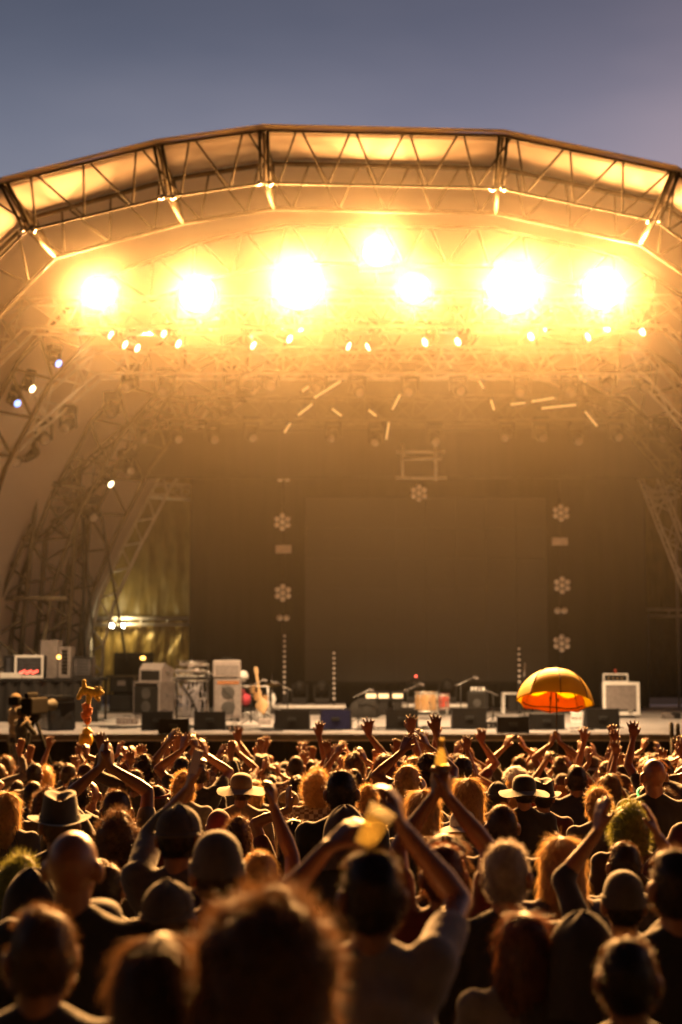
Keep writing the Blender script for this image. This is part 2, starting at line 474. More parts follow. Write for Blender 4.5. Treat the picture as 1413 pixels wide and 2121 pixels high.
box_run('support_truss', 'short pale truss slanting behind the right edge of the backdrop', [P(1345, 1040, 39), P(1470, 985, 39)], .35, cat='truss')
box_run('leg_truss', 'thin pale truss leg leaning at the right photo edge', [P(1330, 950, 36.2), P(1480, 1330, 36.2)], .45, cat='truss', r=.028)
box_run('rail_truss', 'bright horizontal truss rail high beside the left of backdrop', [P(290, 1015, 39.2), P(420, 1022, 39.2)], .36, cat='truss')

def tower(label, a, c, wpx, d, m, r=.045, n=6):
    """flat ladder leg: two chords and zigzag lacing, leaning as in the photo"""
    o = thing('leg_truss', label, 'truss leg', P(a[0], a[1], d)); b0 = o.location.copy()
    L0, L1_ = P(*a, d) - b0, P(*c, d) - b0; R0, R1 = P(a[0] + wpx, a[1], d) - b0, P(c[0] + wpx * .85, c[1], d) - b0
    for p0, p1 in ((L0, L1_), (R0, R1)):
        q = MB(); q.tube(p0, p1, r); q.build('chord', m, o)
    q = MB()
    for i in range(n):
        q.tube(L0.lerp(L1_, i / n), R0.lerp(R1, (i + .5) / n), r * .55, n=6, caps=False); q.tube(R0.lerp(R1, (i + .5) / n), L0.lerp(L1_, (i + 1) / n), r * .55, n=6, caps=False)
    q.build('lacing', m, o); return o
tower('dark straight lattice leg at the left photo edge', (-24, 1400), (32, 930), 62, 32.3, M_steel, .06)
tower('dark straight lattice leg beside the pale wall on the left', (70, 1400), (112, 930), 66, 33.2, M_steel, .06)
tower('slim dark lattice mast behind the two left legs', (118, 1400), (168, 900), 40, 35.0, M_steel, .04, 9)
for x0, y0, x1, y1, d, lab in ((-60, 1238, 138, 1240, 32.2, 'horizontal brown tube tying the two left lattice legs low down'), (-60, 975, 175, 1012, 32.6, 'dark beam crossing the left lattice legs high up'), (0, 1240, 66, 1085, 32.0, 'slanting brace between the low tube and the left leg')):
    o = thing('steel_tube', lab, 'steel tube', P(x0, y0, d)); q = MB(); v = P(x1, y1, d) - o.location; q.tube((0, 0, 0), v, .055); q.build('tube', M_steel, o)
    for f in (.45, .8):
        q = MB(); q.lathe([(.075, -.06), (.075, .06)], v * f, 10, v.to_track_quat('Z', 'Y').to_matrix(), True); q.build('clamp', M_steel, o)

# ---------------------------------------------------------------- big lamps
def spot(parent, loc, aim, watts, size=150, col=LAMP_COL, radius=.14, blend=.5):
    l = bpy.data.lights.new('lamp_beam', 'SPOT'); l.energy = watts; l.color = col; l.spot_size = R(size); l.spot_blend = blend; l.shadow_soft_size = radius
    o = bpy.data.objects.new('lamp_beam', l); COL.objects.link(o); o.parent = parent; o.location = loc
    o.rotation_euler = Vector(aim).to_track_quat('-Z', 'Y').to_euler()
    return o
BIG = [(205, 608, 1.0, 1, 'leftmost of the seven glaring lamps on the front truss'), (408, 612, 1.15, 1, 'second glaring lamp from the left on the front truss'),
       (618, 592, 2.3, 2, 'double glaring lamp left of the roof centre'), (780, 522, .85, 1, 'highest glaring lamp, hung near the middle of roof'),
       (858, 600, .8, 1, 'smallest glaring lamp, just below the highest one'), (1062, 598, 2.5, 2, 'widest double glaring lamp right of the roof centre'),
       (1248, 600, 1.6, 1, 'rightmost of the seven glaring lamps on the front truss')]
for px, py, k, nn, lab in BIG:
    p = P(px, py, 26.55)
    o = thing('blinder_lamp', lab, 'stage lamp', p, group='glaring lamps on the front truss')
    rl = {205: .30, 408: .33, 618: .46, 780: .26, 858: .27, 1062: .48, 1248: .38}[px]                                # round lamp face enlarged to imitate glare bloom, in a short drum
    mx_ = Matrix.Rotation(R(90), 3, 'X')
    q = MB(); q.lathe([(.12, -.42), (rl * .8, -.34), (rl + .03, -.08), (rl + .05, .02), (rl + .02, .03), (rl, .0)], (0, 0, 0), 28, mx_); q.build('housing', M_black, o)
    q = MB(); q.box((-rl - .08, .16, -.0), (.03, .07, .3)); q.box((rl + .08, .16, -.0), (.03, .07, .3)); q.box((0, .16, -rl - .1), (rl * 2 + .19, .07, .03)); q.tube((-rl - .08, .16, -.13), (-rl - .08, .16, -rl - .1), .02); q.tube((rl + .08, .16, -.13), (rl + .08, .16, -rl - .1), .02); q.tube((0, .16, -rl - .1), (0, .16, -rl - .3), .03)
    q.build('yoke', M_black, o)
    q = MB(); q.lathe([(.001, .05), (rl * .3, .045), (rl * .6, .035), (rl, .0)], (0, 0, 0), 28, mx_); q.build('lens', lamp_face('hot_lamp_glass', rl, 80), o)
    spot(o, (0, -.12, 0), (0, -1, -.36), 5200 * k * LAMP_W, size=142, radius=.2 if nn == 1 else .3, blend=1.0)

# ---------------------------------------------------------------- moving heads
mhp = thing('moving_head', 'x', 'moving light')
q = MB(); q.box((0, 0, -.09), (.36, .28, .16), bevel=.03); q.tube((-.1, 0, .02), (-.1, 0, -.03), .02); q.tube((.1, 0, .02), (.1, 0, -.03), .02); q.build('base', M_black, mhp)
q = MB(); q.box((-.17, 0, -.33), (.05, .12, .36), bevel=.02); q.box((.17, 0, -.33), (.05, .12, .36), bevel=.02); q.box((0, 0, -.185), (.39, .12, .04), bevel=.01); q.build('yoke', M_black, mhp)
hm = Matrix.Rotation(R(-62), 3, 'X')
q = MB(); q.lathe([(.02, .2), (.10, .19), (.135, .1), (.14, -.05), (.125, -.16), (.11, -.2), (.105, -.205)], (0, 0, -.44), 16, hm, True); head = q.build('head', M_black, mhp)
q = MB(); q.lathe([(.001, -.225), (.06, -.22), (.098, -.207)], (0, 0, -.44), 16, hm); q.build('lens', M_dimlens, head)
MH = []
def mh(px, py, d, glint, label, yaw=None):
    global mhp
    p = P(px, py, d) + Vector((0, 0, .44))
    rz = (rnd.uniform(1.0, 1.35) * (1 if px < 760 else -1)) if yaw is None and glint else rnd.uniform(-.5, .5) if yaw is None else yaw
    if not MH:
        o = mhp; o.location = p; o.rotation_euler = (0, 0, rz); o['label'] = label
    else:
        o = dup(MH[0], p, (rnd.uniform(-.05, .05), 0, rz), label)
    o['group'] = 'moving lights hung on the trusses'
    MH.append(o)
    if glint:
        o.scale = (.78,) * 3
        for c in o.children:
            for g in c.children:
                g.material_slots[0].link = 'OBJECT'; g.material_slots[0].material = glint
    return o
mh(300, 905, 33, None, 'x'); MH[0]['label'] = 'unlit moving light at the left end of rear truss'
for c in mhp.children:
    for g in c.children: g.material_slots[0].link = 'OBJECT'
for px, py, g, dd in ((245, 716, 1, 27), (355, 716, 1, 27), (512, 718, 1, 27), (585, 714, 1, 27), (706, 716, 1, 27), (776, 713, 1, 27), (895, 712, 1, 27), (962, 712, 1, 27), (1112, 706, 1, 27), (1232, 702, 1, 27), (1343, 688, 1, 27)):
    mh(px, py + rnd.uniform(-9, 9), dd, M_glintw, 'lit moving light under the front truss, %s' % ('below the %s glaring lamp' % {245: 'leftmost', 355: 'second', 585: 'left double', 776: 'highest', 895: 'smallest', 1112: 'right double', 1232: 'rightmost'}[px] if px in (245, 355, 585, 776, 895, 1112, 1232) else {512: 'between second lamp and left double lamp', 706: 'between left double lamp and the highest', 962: 'between smallest lamp and right double lamp', 1343: 'right of the rightmost lamp'}[px]))
mh(112, 757, 29, M_glintb, 'blue lit moving light, upper of two on the left slanted trusses', .9)
mh(28, 840, 29, M_glintb, 'blue lit moving light, lower of two on the left slanted trusses', .8)
mh(58, 808, 29.2, M_glintw, 'warm lit moving light between two blue ones on the left', 1.1)
mh(222, 1005, 33, M_glintw, 'warm lit moving light hanging below the pale slanted truss end', 1.0)
mh(190, 1065, 33.2, None, 'dark moving light hanging lowest under the pale slanted truss', .5)
mh(30, 950, 30.5, None, 'dark moving light near left photo edge, outer of two on the arm', .5)
mh(90, 905, 30.5, None, 'dark moving light on the middle truss arm, inner of two', .4)
OR = ['first', 'second', 'third', 'fourth', 'fifth', 'sixth', 'seventh', 'eighth', 'ninth', 'tenth', 'eleventh', 'twelfth']
for (px, py, d, lab) in ((20, 905, 30.6, 'dark lamp head clamped outermost at the left edge'), (62, 940, 30.8, 'dark lamp head between the slanted arm and left leg'), (140, 880, 30.4, 'dark lamp head high on the middle arm'), (232, 850, 32.0, 'dark lamp head beside the rear arm'), (262, 970, 33.0, 'dark lamp head under the rear arm elbow')):
    mh(px, py, d, None, lab, rnd.uniform(-1, 1))
for k, (px, py, d) in enumerate(((330, 694, 27.2), (220, 697, 27.3), (565, 690, 27.2), (610, 688, 27.4), (1140, 684, 27.3), (1268, 683, 27.3), (270, 725, 28))):
    mh(px, py, d, M_glintw, 'small lit lamp high under the front truss, %s from the left' % ['second', 'first', 'fourth', 'fifth', 'sixth', 'seventh', 'third'][k])
for i, px in enumerate((270, 345, 480, 560, 660, 740, 850, 950, 1080, 1180, 1260, 1330)):
    mh(px, 800 + rnd.uniform(-6, 8), 30, None, 'dark moving light, %s from the left under the middle truss' % OR[i])
for i, px in enumerate((365, 440, 520, 690, 780, 900, 1050, 1120, 1195, 1275, 1370)):
    mh(px, 905 + rnd.uniform(-6, 6), 33, None, 'dark moving light, %s from the left end of rear truss' % OR[i + 1])
# short glowing bars added to imitate glints off the truss tubes
bars = [((648, 826), (708, 788), 31.5), ((615, 862), (648, 836), 32), ((588, 898), (602, 876), 32.5), ((624, 812), (646, 796), 31), ((830, 815), (812, 850), 32), ((806, 872), (800, 912), 32.6), ((686, 845), (708, 862), 31.7), ((762, 848), (780, 862), 31.7), ((1192, 764), (1214, 792), 31), ((1098, 832), (1150, 824), 32), ((1118, 846), (1196, 838), 32.2), ((1210, 850), (1238, 884), 32.3), ((1016, 826), (1024, 850), 31.8), ((985, 776), (1003, 806), 31), ((1055, 838), (1090, 834), 32)]
for i, (a, c, d) in enumerate(bars):
    o = thing('glint_bar', 'x', 'glint bar', P(*a, d), group='glowing bars added as glints between the trusses')
    v = P(*c, d + .15) - P(*a, d)
    q = MB(); q.tube((0, 0, 0), v, .022, n=8); q.build('tube', M_bar, o)
    q = MB(); q.tube(v * -.04, v * .04, .035); q.tube(v * .96, v * 1.04, .035); q.tube(v * .5 + Vector((0, .03, 0)), v * .5 + Vector((0, .05, .35)), .008); q.build('end_cap', M_black, o)
    o['label'] = 'glowing bar added as truss glint, %s' % ['long one left of centre, steeply tilted', 'brightest, under the long tilted one', 'lowest left one, nearly upright', 'small one above the brightest', 'upright one right of centre', 'lowest one right of centre', 'left of two slanting down to the right', 'right of two slanting down to the right', 'slanting one under the right double lamp', 'upper flat one of the right pair', 'lower flat one of the right pair', 'slanting one right of the flat pair', 'upright one left of the flat pair', 'slanting one above the upright right one', 'shortest flat one beside the right pair'][i]

# ---------------------------------------------------------------- back of stage
def curtain(name, label, x0, x1, y0, y1, d, m, amp=.06, freq=9, cat='curtain', parent=None, seed=0, crinkle=0):
    a, c = P(x0, y1, d), P(x1, y0, d); base = Vector((a.x, d, a.z)) if parent is None else Vector()
    q = MB(); wid = c.x - a.x; hei = c.z - a.z
    def fn(u, v):
        x = u * wid; z = v * hei
        y = amp * math.sin(x * freq + 1.7 * math.sin(x * 2.3 + seed) + .25 * math.sin(z * 1.3)) * (1.05 - .4 * v)
        y += crinkle * noise.noise(Vector((x * 4, z * 1.6, seed))) + crinkle * .5 * noise.noise(Vector((x * 9, z * 4, seed)))
        return (x, y, z)
    q.grid(fn, max(30, int(wid * 26)), 20 if crinkle else 10)
    o = q.build(name, m); o.location = (a.x, d, a.z)
    md = o.modifiers.new('thick', 'SOLIDIFY'); md.thickness = .006
    return tag(o, label, cat)
curtain('backdrop', 'huge black backdrop curtain hung across the back of stage', 390, 1334, 960, 1466, 37.4, M_back, .05, 6)
o = curtain('header_drape', 'black drape header hanging above the backdrop and screen', 268, 1500, 888, 992, 35.6, M_back, .03, 5)
a, c = P(632, 1411, 36.4), P(1130, 1032, 36.4)
sc = thing('video_screen', 'large dark switched off video screen in front of backdrop', 'video screen', ((a.x + c.x) / 2, 36.4, a.z))
W_, H_ = c.x - a.x, c.z - a.z
q = MB()
for i in range(8):
    for j in range(6): q.box((-W_ / 2 + (i + .5) * W_ / 8, 0, (j + .5) * H_ / 6), (W_ / 8 - .008, .08, H_ / 6 - .008))
q.build('panel_wall', M_screen, sc)
q = MB(); q.box((-W_ / 2 - .03, .02, H_ / 2), (.05, .12, H_ + .1)); q.box((W_ / 2 + .03, .02, H_ / 2), (.05, .12, H_ + .1)); q.box((0, .02, H_ + .03), (W_, .12, .05)); q.box((0, .02, -.03), (W_, .12, .05))
q.build('frame', M_case, sc)
q = MB()
for x in (-W_ / 2 + .4, W_ / 2 - .4): q.box((x, .1, (DECK - a.z) / 2 - .03), (.08, .1, a.z - DECK - .06))
q.build('support_leg', M_case, sc)
# rear tarp wall and lower crinkled sheet
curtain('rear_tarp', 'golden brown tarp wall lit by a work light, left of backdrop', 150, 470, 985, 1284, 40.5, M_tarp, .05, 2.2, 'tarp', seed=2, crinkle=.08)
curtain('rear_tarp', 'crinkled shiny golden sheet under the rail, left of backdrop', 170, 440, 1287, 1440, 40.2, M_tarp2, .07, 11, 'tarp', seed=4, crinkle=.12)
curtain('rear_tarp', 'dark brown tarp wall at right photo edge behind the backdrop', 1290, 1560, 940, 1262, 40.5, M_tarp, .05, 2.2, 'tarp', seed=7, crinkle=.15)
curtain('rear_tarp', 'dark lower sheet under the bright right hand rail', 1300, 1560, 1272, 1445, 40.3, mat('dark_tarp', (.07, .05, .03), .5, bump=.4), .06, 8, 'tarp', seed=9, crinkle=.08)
curtain('rear_tarp', 'plain dark sheet closing the stage behind the backdrop', 120, 1580, 640, 1440, 41.4, mat('brown_rear_cloth', (.05, .034, .018), .85), .05, 4, 'tarp', seed=3)
for (x0, x1, y, d, lab) in ((185, 400, 1281, 39.9, 'bright metal rail under the golden tarp, behind the work light'), (1338, 1480, 1263, 39.9, 'bright yellow metal rail low at the right photo edge'), (1322, 1400, 1018, 39.7, 'upper bright rail by the right edge of backdrop')):
    o = thing('metal_rail', lab, 'rail', P(x0, y, d))
    v = P(x1, y, d) - P(x0, y, d)
    q = MB(); q.tube((0, 0, 0), v, .05); q.build('upper_tube', M_alu, o)
    q = MB(); q.tube((0, 0, -.17), v - Vector((0, 0, .17)), .05); q.build('lower_tube', M_alu, o)
    n = max(2, int(v.length / .6))
    for i in range(n + 1):
        q = MB(); q.tube(v * (i / n), v * (i / n) - Vector((0, 0, .17)), .02, n=6); q.build('upright', M_alu, o)
    for f in (.02, .98):
        q = MB(); q.tube(v * f - Vector((0, 0, .17)), Vector((v.x * f, .1, DECK - P(x0, y, d).z)), .03); q.build('leg', M_alu, o)
# work light
p = P(243, 1296, 39.2)
o = thing('work_light', 'glaring white work light hung below the rail on the left', 'work light', p)
for dx, rz in ((-.11, .5), (.13, -.5)):
    q = MB(); q.box((dx, .06, .0), (.16, .1, .18), rotz(rz), bevel=.02); q.build('housing', M_black, o)
    q = MB(); q.box((dx - .03 * (1 if rz > 0 else -1), -.02, 0), (.10, .03, .11), rotz(rz), bevel=.01); q.build('lens', emit('work_light_glass', (1, .93, .75), 30), o)
q = MB(); q.tube((0, .1, .05), (0, .2, .45), .02); q.build('bracket', M_black, o)
l = bpy.data.lights.new('lamp_beam', 'POINT'); l.energy = 75; l.color = (1, .78, .38); l.shadow_soft_size = .1
lo = bpy.data.objects.new('lamp_beam', l); COL.objects.link(lo); lo.parent = o; lo.location = (0, .35, .22)
# wash lamps aimed at the deck, and one added to brighten the wall
for px, tx, lab in ((160, 300, 'wash lamp at the left end of the front truss'), (520, 700, 'wash lamp left of the highest lamp on the front truss'), (930, 900, 'wash lamp right of the smallest lamp on the front truss'), (1320, 1300, 'wash lamp at the right end of the front truss'), (330, 60, 'wash lamp added to brighten the left side wall')):
    p = P(px, 668, 27.0)
    o = thing('wash_lamp', lab, 'stage lamp', p, group='wash lamps aimed at the deck')
    aim = (P(tx, 1480, 30) - p).normalized() if tx != 60 else (P(60, 1180, 35) - p).normalized(); mm = aim.to_track_quat('-Z', 'Y').to_matrix()
    q = MB(); q.lathe([(.05, .22), (.11, .18), (.13, .0), (.15, -.12), (.14, -.12), (.12, .0)], (0, 0, 0), 16, mm); q.build('housing', M_black, o)
    q = MB(); q.lathe([(.001, -.02), (.07, -.01), (.118, .0)], (0, 0, 0), 16, mm); q.build('lens', M_glintw, o)
    q = MB(); q.tube((0, 0, .0), (0, 0, .3), .02); q.build('hook', M_black, o)
    spot(o, aim * .2, aim, 4300 if tx != 60 else 4400, 70, (1, .66, .34), .1)

# flower lamps on poles
def flower(px, py, d, label):
    p = P(px, py, d); o = thing('flower_lamp', label, 'stage lamp', p, group='unlit seven lens lamps before the backdrop')
    q = MB()
    for k in range(7):
        r_ = 0 if k == 6 else .155; a_ = k * math.pi / 3 + math.pi / 6
        q.lathe([(.03, .14), (.07, .12), (.075, .0), (.068, .0)], (r_ * math.cos(a_), 0, r_ * math.sin(a_)), 14, Matrix.Rotation(R(-90), 3, 'X'))
    q.tube((0, .05, .23), (0, .05, .38), .02); q.box((0, .06, .4), (.12, .06, .06))
    q.build('housing', M_black, o)
    for k in range(7):
        r_ = 0 if k == 6 else .155; a_ = k * math.pi / 3 + math.pi / 6
        q = MB(); q.lathe([(.001, -.04), (.04, -.032), (.070, -.01)], (r_ * math.cos(a_), 0, r_ * math.sin(a_)), 14, Matrix.Rotation(R(90), 3, 'X') @ Matrix.Rotation(R(180), 3, 'X')); q.build('lens', M_lens, o)
for px, py, lab in ((585, 1081, 'upper flower shaped lamp on the left pole'), (586, 1228, 'lower flower shaped lamp on the left pole'), (868, 1021, 'flower shaped lamp hung above the screen'), (1162, 1062, 'top flower shaped lamp on the right pole'), (1165, 1212, 'middle flower shaped lamp on the right pole'), (1164, 1332, 'lowest flower shaped lamp on the right pole')):
    flower(px, py, 35.8, lab)
for px, y0, lab in ((586, 985, 'dark pole holding flower lamps left of the screen'), (1164, 965, 'dark pole holding flower lamps right of the screen')):
    p = P(px, 1455, 36.0); tp = P(px, y0, 36.0); o = thing('lamp_pole', lab, 'lamp pole', (p.x, 36.0, DECK))
    q = MB(); q.tube((0, 0, 0), (0, 0, tp.z - DECK), .035); q.build('pole', M_case, o)
    q = MB(); q.box((0, 0, .015), (.7, .5, .03)); q.build('base_plate', M_case, o)
    for ys in ((1138, 1280, 992) if px == 586 else (1122, 1265, 970)):
        z = P(px, ys, 36).z - DECK
        if ys in (1138, 1122):
            q = MB(); q.box((0, -.08, z), (.40, .10, .20), bevel=.02); q.build('strobe_plate', mat('strobe_face', (.55, .45, .4), .4), o)
        else:
            for dx in (-.085, .085):
                q = MB(); q.lathe([(.03, .1), (.075, .08), (.078, -.02), (.001, -.05)], (dx, -.09, z), 12, Matrix.Rotation(R(90), 3, 'X') @ Matrix.Rotation(R(180), 3, 'X')); q.build('small_lamp', M_lens, o)
for px, y0, y1, lab in ((589, 1312, 1440, 'dotted upright light strip below the left flower lamps'), (692, 1348, 1452, 'dotted upright light strip standing left of screen centre'), (1076, 1338, 1418, 'dotted upright light strip left of the yellow umbrella')):
    p = P(px, y1, 35.2); tp = P(px, y0, 35.2); o = thing('light_strip', lab, 'light strip', (p.x, 35.2, DECK), group='upright dotted light strips')
    q = MB(); q.box((0, .04, (tp.z - DECK) / 2), (.09, .06, tp.z - DECK)); q.build('rail', M_case, o)
    q = MB(); n = int((tp.z - p.z) / .12)
    for i in range(n): q.ell((0, .0, p.z - DECK + (i + .5) * (tp.z - p.z) / n), (.035, .025, .035), nu=8, nv=6)
    q.build('lens_row', M_lens, o)
# small square rig above screen
o = thing('hanging_frame', 'pale square tube frame hung over the screen centre', 'hanging frame', P(870, 960, 35.2))
q = MB()
for a, c in (((820, 936), (922, 936)), ((820, 990), (926, 990)), ((834, 920), (834, 992)), ((903, 920), (903, 995)), ((832, 950), (915, 950))):
    q.tube(P(*a, 35.2) - o.location, P(*c, 35.2) - o.location, .035)
q.build('tube_frame', M_alu, o)
q = MB()
for x in (834, 903): q.tube(P(x, 922, 35.2) - o.location, P(x, 850, 35.2) - o.location, .008, n=5)
q.build('cable', M_cable, o)
# hanging cables left
for (pts, d, lab) in (([(172, 1060), (172, 1200), (176, 1380)], 33.5, 'thick black cable dropping straight from the slanted truss'), ([(174, 1060), (182, 1200), (192, 1300), (196, 1390)], 33.6, 'second black cable, bowing right of the straight one'), ([(208, 1060), (225, 1160), (245, 1265), (262, 1370)], 33.7, 'thin black cable hanging slantwise past the work light')):
    base = P(*pts[0], d); q = MB(); q.path([P(x, y, d) - base for x, y in pts], .035 if 'thick' in lab else .028, 6)
    o = q.build('cable', M_cable); o.location = base; tag(o, lab, 'cable')

# ---------------------------------------------------------------- gear on the stage
def deck_d(px, py):
    return (DECK - CZ) / (P(px, py, 1).z - CZ)
def sz(n, d): return n * d / FPX
def on_deck(px, py):
    p = P(px, py, deck_d(px, py)); p.z = DECK; return p

# wedge monitors facing the band, their backs to the crowd
def wedge(px0, px1, pyt, pyb, label, m=None, flat=False, grp='wedge monitors along the stage lip'):
    p = on_deck((px0 + px1) / 2, pyb); d = p.y; wd, h = sz(px1 - px0, d), sz(pyb - pyt, d)
    o = thing('wedge_monitor', label, 'stage monitor', p, rnd.uniform(-.06, .06), grp)
    m = m or M_cab; dp = h * 1.25
    poly = [(0, 0.02), (0.04, h), (h * .35, h), (dp, h * .28), (dp, 0.02)]
    q = MB(); q.prism(poly, -wd / 2 + .02, wd / 2 - .02); q.build('cabinet', m, o)
    for x in (-wd / 2 + .011, wd / 2 - .011):
        q = MB(); q.prism([(y - .004 if y < .1 else y + .008, z + (.012 if z > .1 else -.018)) for y, z in poly], x - .012, x + .012); q.build('side_panel', M_case, o)
    q = MB(); n_ = Vector((0, h * .72, dp - h * .35)).normalized(); u = Vector((0, dp - h * .35, -h * .72)).normalized(); c0 = Vector((0, h * .35, h)) + u * .04 + n_ * .006
    L = math.hypot(dp - h * .35, h * .72) - .08
    q.add([c0 + Vector((-wd / 2 + .05, 0, 0)), c0 + Vector((wd / 2 - .05, 0, 0)), c0 + Vector((wd / 2 - .05, 0, 0)) + u * L, c0 + Vector((-wd / 2 + .05, 0, 0)) + u * L], [(0, 1, 2, 3)], False)
    q.build('grille', M_cab, o)
    q = MB(); q.box((0, .006, h * .55), (.16, .02, .07), bevel=.008); q.build('handle', M_rubber, o)
    return o
wedge(293, 356, 1475, 1514, 'wedge monitor below the left amp stack, behind the lower one')
wedge(328, 389, 1490, 1522, 'low black wedge at the stage lip left of the centre amp stack')
wedge(402, 466, 1475, 1513, 'black wedge monitor in front of the centre amp stack')
wedge(569, 640, 1473, 1513, 'charcoal wedge monitor just left of the blue wedge')
wedge(663, 727, 1472, 1512, 'dark blue wedge monitor near the middle of stage lip', M_cabblue)
wedge(800, 866, 1471, 1512, 'black wedge monitor left of the wooden drum')
wedge(938, 1008, 1468, 1511, 'black wedge monitor below the small dark amp')
wedge(1031, 1096, 1486, 1519, 'low black wedge at stage lip left under the umbrella')
wedge(1098, 1170, 1480, 1512, 'wedge monitor half hidden behind the yellow umbrella')
wedge(1216, 1284, 1469, 1510, 'black wedge monitor in front of the white edged case')

def frame_box(o, c, s, m, r=.02):
    q = MB()
    for ax in range(3):
        for a in (-1, 1):
            for b_ in (-1, 1):
                p0 = [0, 0, 0]; p1 = [0, 0, 0]; i, j = [k for k in range(3) if k != ax]
                p0[ax], p1[ax] = -s[ax] / 2, s[ax] / 2; p0[i] = p1[i] = a * s[i] / 2; p0[j] = p1[j] = b_ * s[j] / 2
                q.tube(Vector(c) + Vector(p0), Vector(c) + Vector(p1), r, n=6)
    return q.build('edge_frame', m, o)
def amp_cab(name, label, px0, px1, pyt, pyb, face, shell_m, rz=0, dp=None, cones=2, corners=True, cat='guitar amp', legs=True):
    p = on_deck((px0 + px1) / 2, pyb); d = p.y; wd, h = sz(px1 - px0, d), sz(pyb - pyt, d); dp = dp or wd * .55
    o = thing(name, label, cat, p + Vector((0, dp / 2, 0)), rz)
    q = MB(); q.box((0, 0, h / 2 + .03), (wd, dp, h - .06), bevel=.02); q.build('cabinet', shell_m, o)
    q = MB(); q.box((0, -dp / 2 - .004, h * .46 + .03), (wd - .09, .016, h * .74)); g = q.build('grille', face, o)
    q = MB()
    for k in range(cones):
        z = h * .46 + .03 + (k - (cones - 1) / 2) * h * .36; rr = min(wd * .3, h * .16)
        q.lathe([(rr, -.014), (rr * .9, -.018), (rr * .35, -.012), (.001, -.02)], (0, -dp / 2 - .002, z), 18, Matrix.Rotation(R(-90), 3, 'X'))
    q.build('speaker_ring', M_cone, o)
    q = MB(); q.box((wd / 2 + .004, 0, h * .62), (.012, .14, .05), bevel=.004); q.box((0, -dp / 2 - .004, h * .92), (wd - .12, .014, .07)); q.build('handle_plate', M_chrome if corners else M_rubber, o)
    q = MB()
    for x in (-1, 1):
        for y in (-1, 1): q.tube((x * (wd / 2 - .06), y * (dp / 2 - .05), 0), (x * (wd / 2 - .06), y * (dp / 2 - .05), .04), .025)
    q.build('foot', M_rubber, o)
    return o, wd, dp, h
o, wd, dp, h = amp_cab('amp_cabinet', 'grey sided amp cabinet under the tilted wedge, left of stage', 280, 350, 1413, 1488, M_cab, M_greycab, -.55, .55, 2)
t = thing('wedge_monitor', 'pale slanted wedge lying on top of the left grey cabinet', 'stage monitor', o.location + Vector((.05, 0, h)), -.45)
q = MB(); q.prism([(-.25, 0), (-.25, .28), (-.1, .42), (.24, .30), (.3, 0)], -.30, .30); q.build('cabinet', M_palecab, t)
q = MB(); q.box((0, -.256, .14), (.5, .012, .22)); q.build('grille', M_cab, t)
q = MB(); q.box((.304, 0, .2), (.012, .16, .06)); q.build('handle', M_chrome, t)
o2, wd, dp, h = amp_cab('amp_cabinet', 'tall tan grey amp cabinet right of the keyboard rig', 441, 497, 1408, 1494, M_greycab, M_greycab, .12, .5, 2)
t = thing('guitar_amplifier', 'pale amp head sitting on the tall tan grey cabinet', 'guitar amp', o2.location + Vector((-.02, 0, h)), .12)
q = MB(); q.box((0, 0, .22), (.60, .42, .38), bevel=.03); q.build('box', M_palecab, t)
q = MB(); q.box((0, -.215, .2), (.5, .012, .2)); q.build('front_panel', M_greycab, t)
q = MB()
for k in range(5): q.tube((-.2 + k * .1, -.22, .07), (-.2 + k * .1, -.245, .07), .014)
q.build('knob_row', M_chrome, t)
q = MB(); q.path([(-.12, 0, .41), (-.08, 0, .45), (.08, 0, .45), (.12, 0, .41)], .015, 6); q.build('handle', M_rubber, t)
# cable hung over tall cabinet
q = MB(); q.path([(-.1, -.30, .75), (.02, -.31, .6), (.14, -.32, .5), (.18, -.33, .3), (.1, -.36, .02), (.3, -.6, .0)], .012, 6)
c_ = q.build('cable', M_rubber); c_.location = o2.location; tag(c_, 'cable trailing down the face of the tan grey cabinet', 'cable')
# mic dish / white lamp on stand
p = on_deck(503, 1490)
o = thing('floor_lamp', 'white domed lamp on a stand beside the tan grey cabinet', 'lamp', p)
q = MB(); q.lathe([(.001, .16), (.08, .14), (.125, .05), (.12, -.02), (.06, -.04), (.05, -.09)], (0, 0, .93), 18); q.build('shade', M_white, o)
q = MB(); q.tube((0, 0, .02), (0, 0, .86), .016); q.build('stand', M_black, o)
q = MB()
for k in range(3): q.tube((0, 0, .2), (.22 * math.cos(k * 2.1), .22 * math.sin(k * 2.1), .01), .012)
q.build('tripod', M_black, o)
# keyboard rig
p = on_deck(396, 1486); d = p.y
o = thing('keyboard_rig', 'cluttered steel stand of keyboards and mixers between two amp stacks', 'keyboard rig', p)
W2 = sz(66, d)
q = MB()
for x in (-1, 1):
    q.tube((x * W2 / 2, -.22, 0), (x * W2 / 2, .22, .85), .022); q.tube((x * W2 / 2, .22, 0), (x * W2 / 2, -.22, .85), .022)
    q.tube((x * W2 / 2, .2, .85), (x * W2 / 2, .28, 1.2), .018)
q.tube((-W2 / 2, -.2, .85), (W2 / 2, -.2, .85), .022); q.tube((-W2 / 2, .2, .85), (W2 / 2, .2, .85), .022); q.tube((-W2 / 2, 0, .43), (W2 / 2, 0, .43), .02)
q.build('stand', M_chrome, o)
for z, y, dx, m in ((.90, 0, 0, M_case), (1.06, .16, -.03, M_greycab), (1.2, .24, .04, M_palecab)):
    q = MB(); q.box((dx, y, z), (W2 + .12 - (z - .9) * .6, .34, .07), bevel=.015); k_ = q.build('keyboard', m, o)
    q = MB()
    for i in range(22): q.box((dx - W2 / 2 + .04 + i * (W2 - .08) / 22, y - .1, z + .04), (.018, .12, .014))
    q.build('key_row', M_white, k_)
q = MB(); rr = random.Random(5)
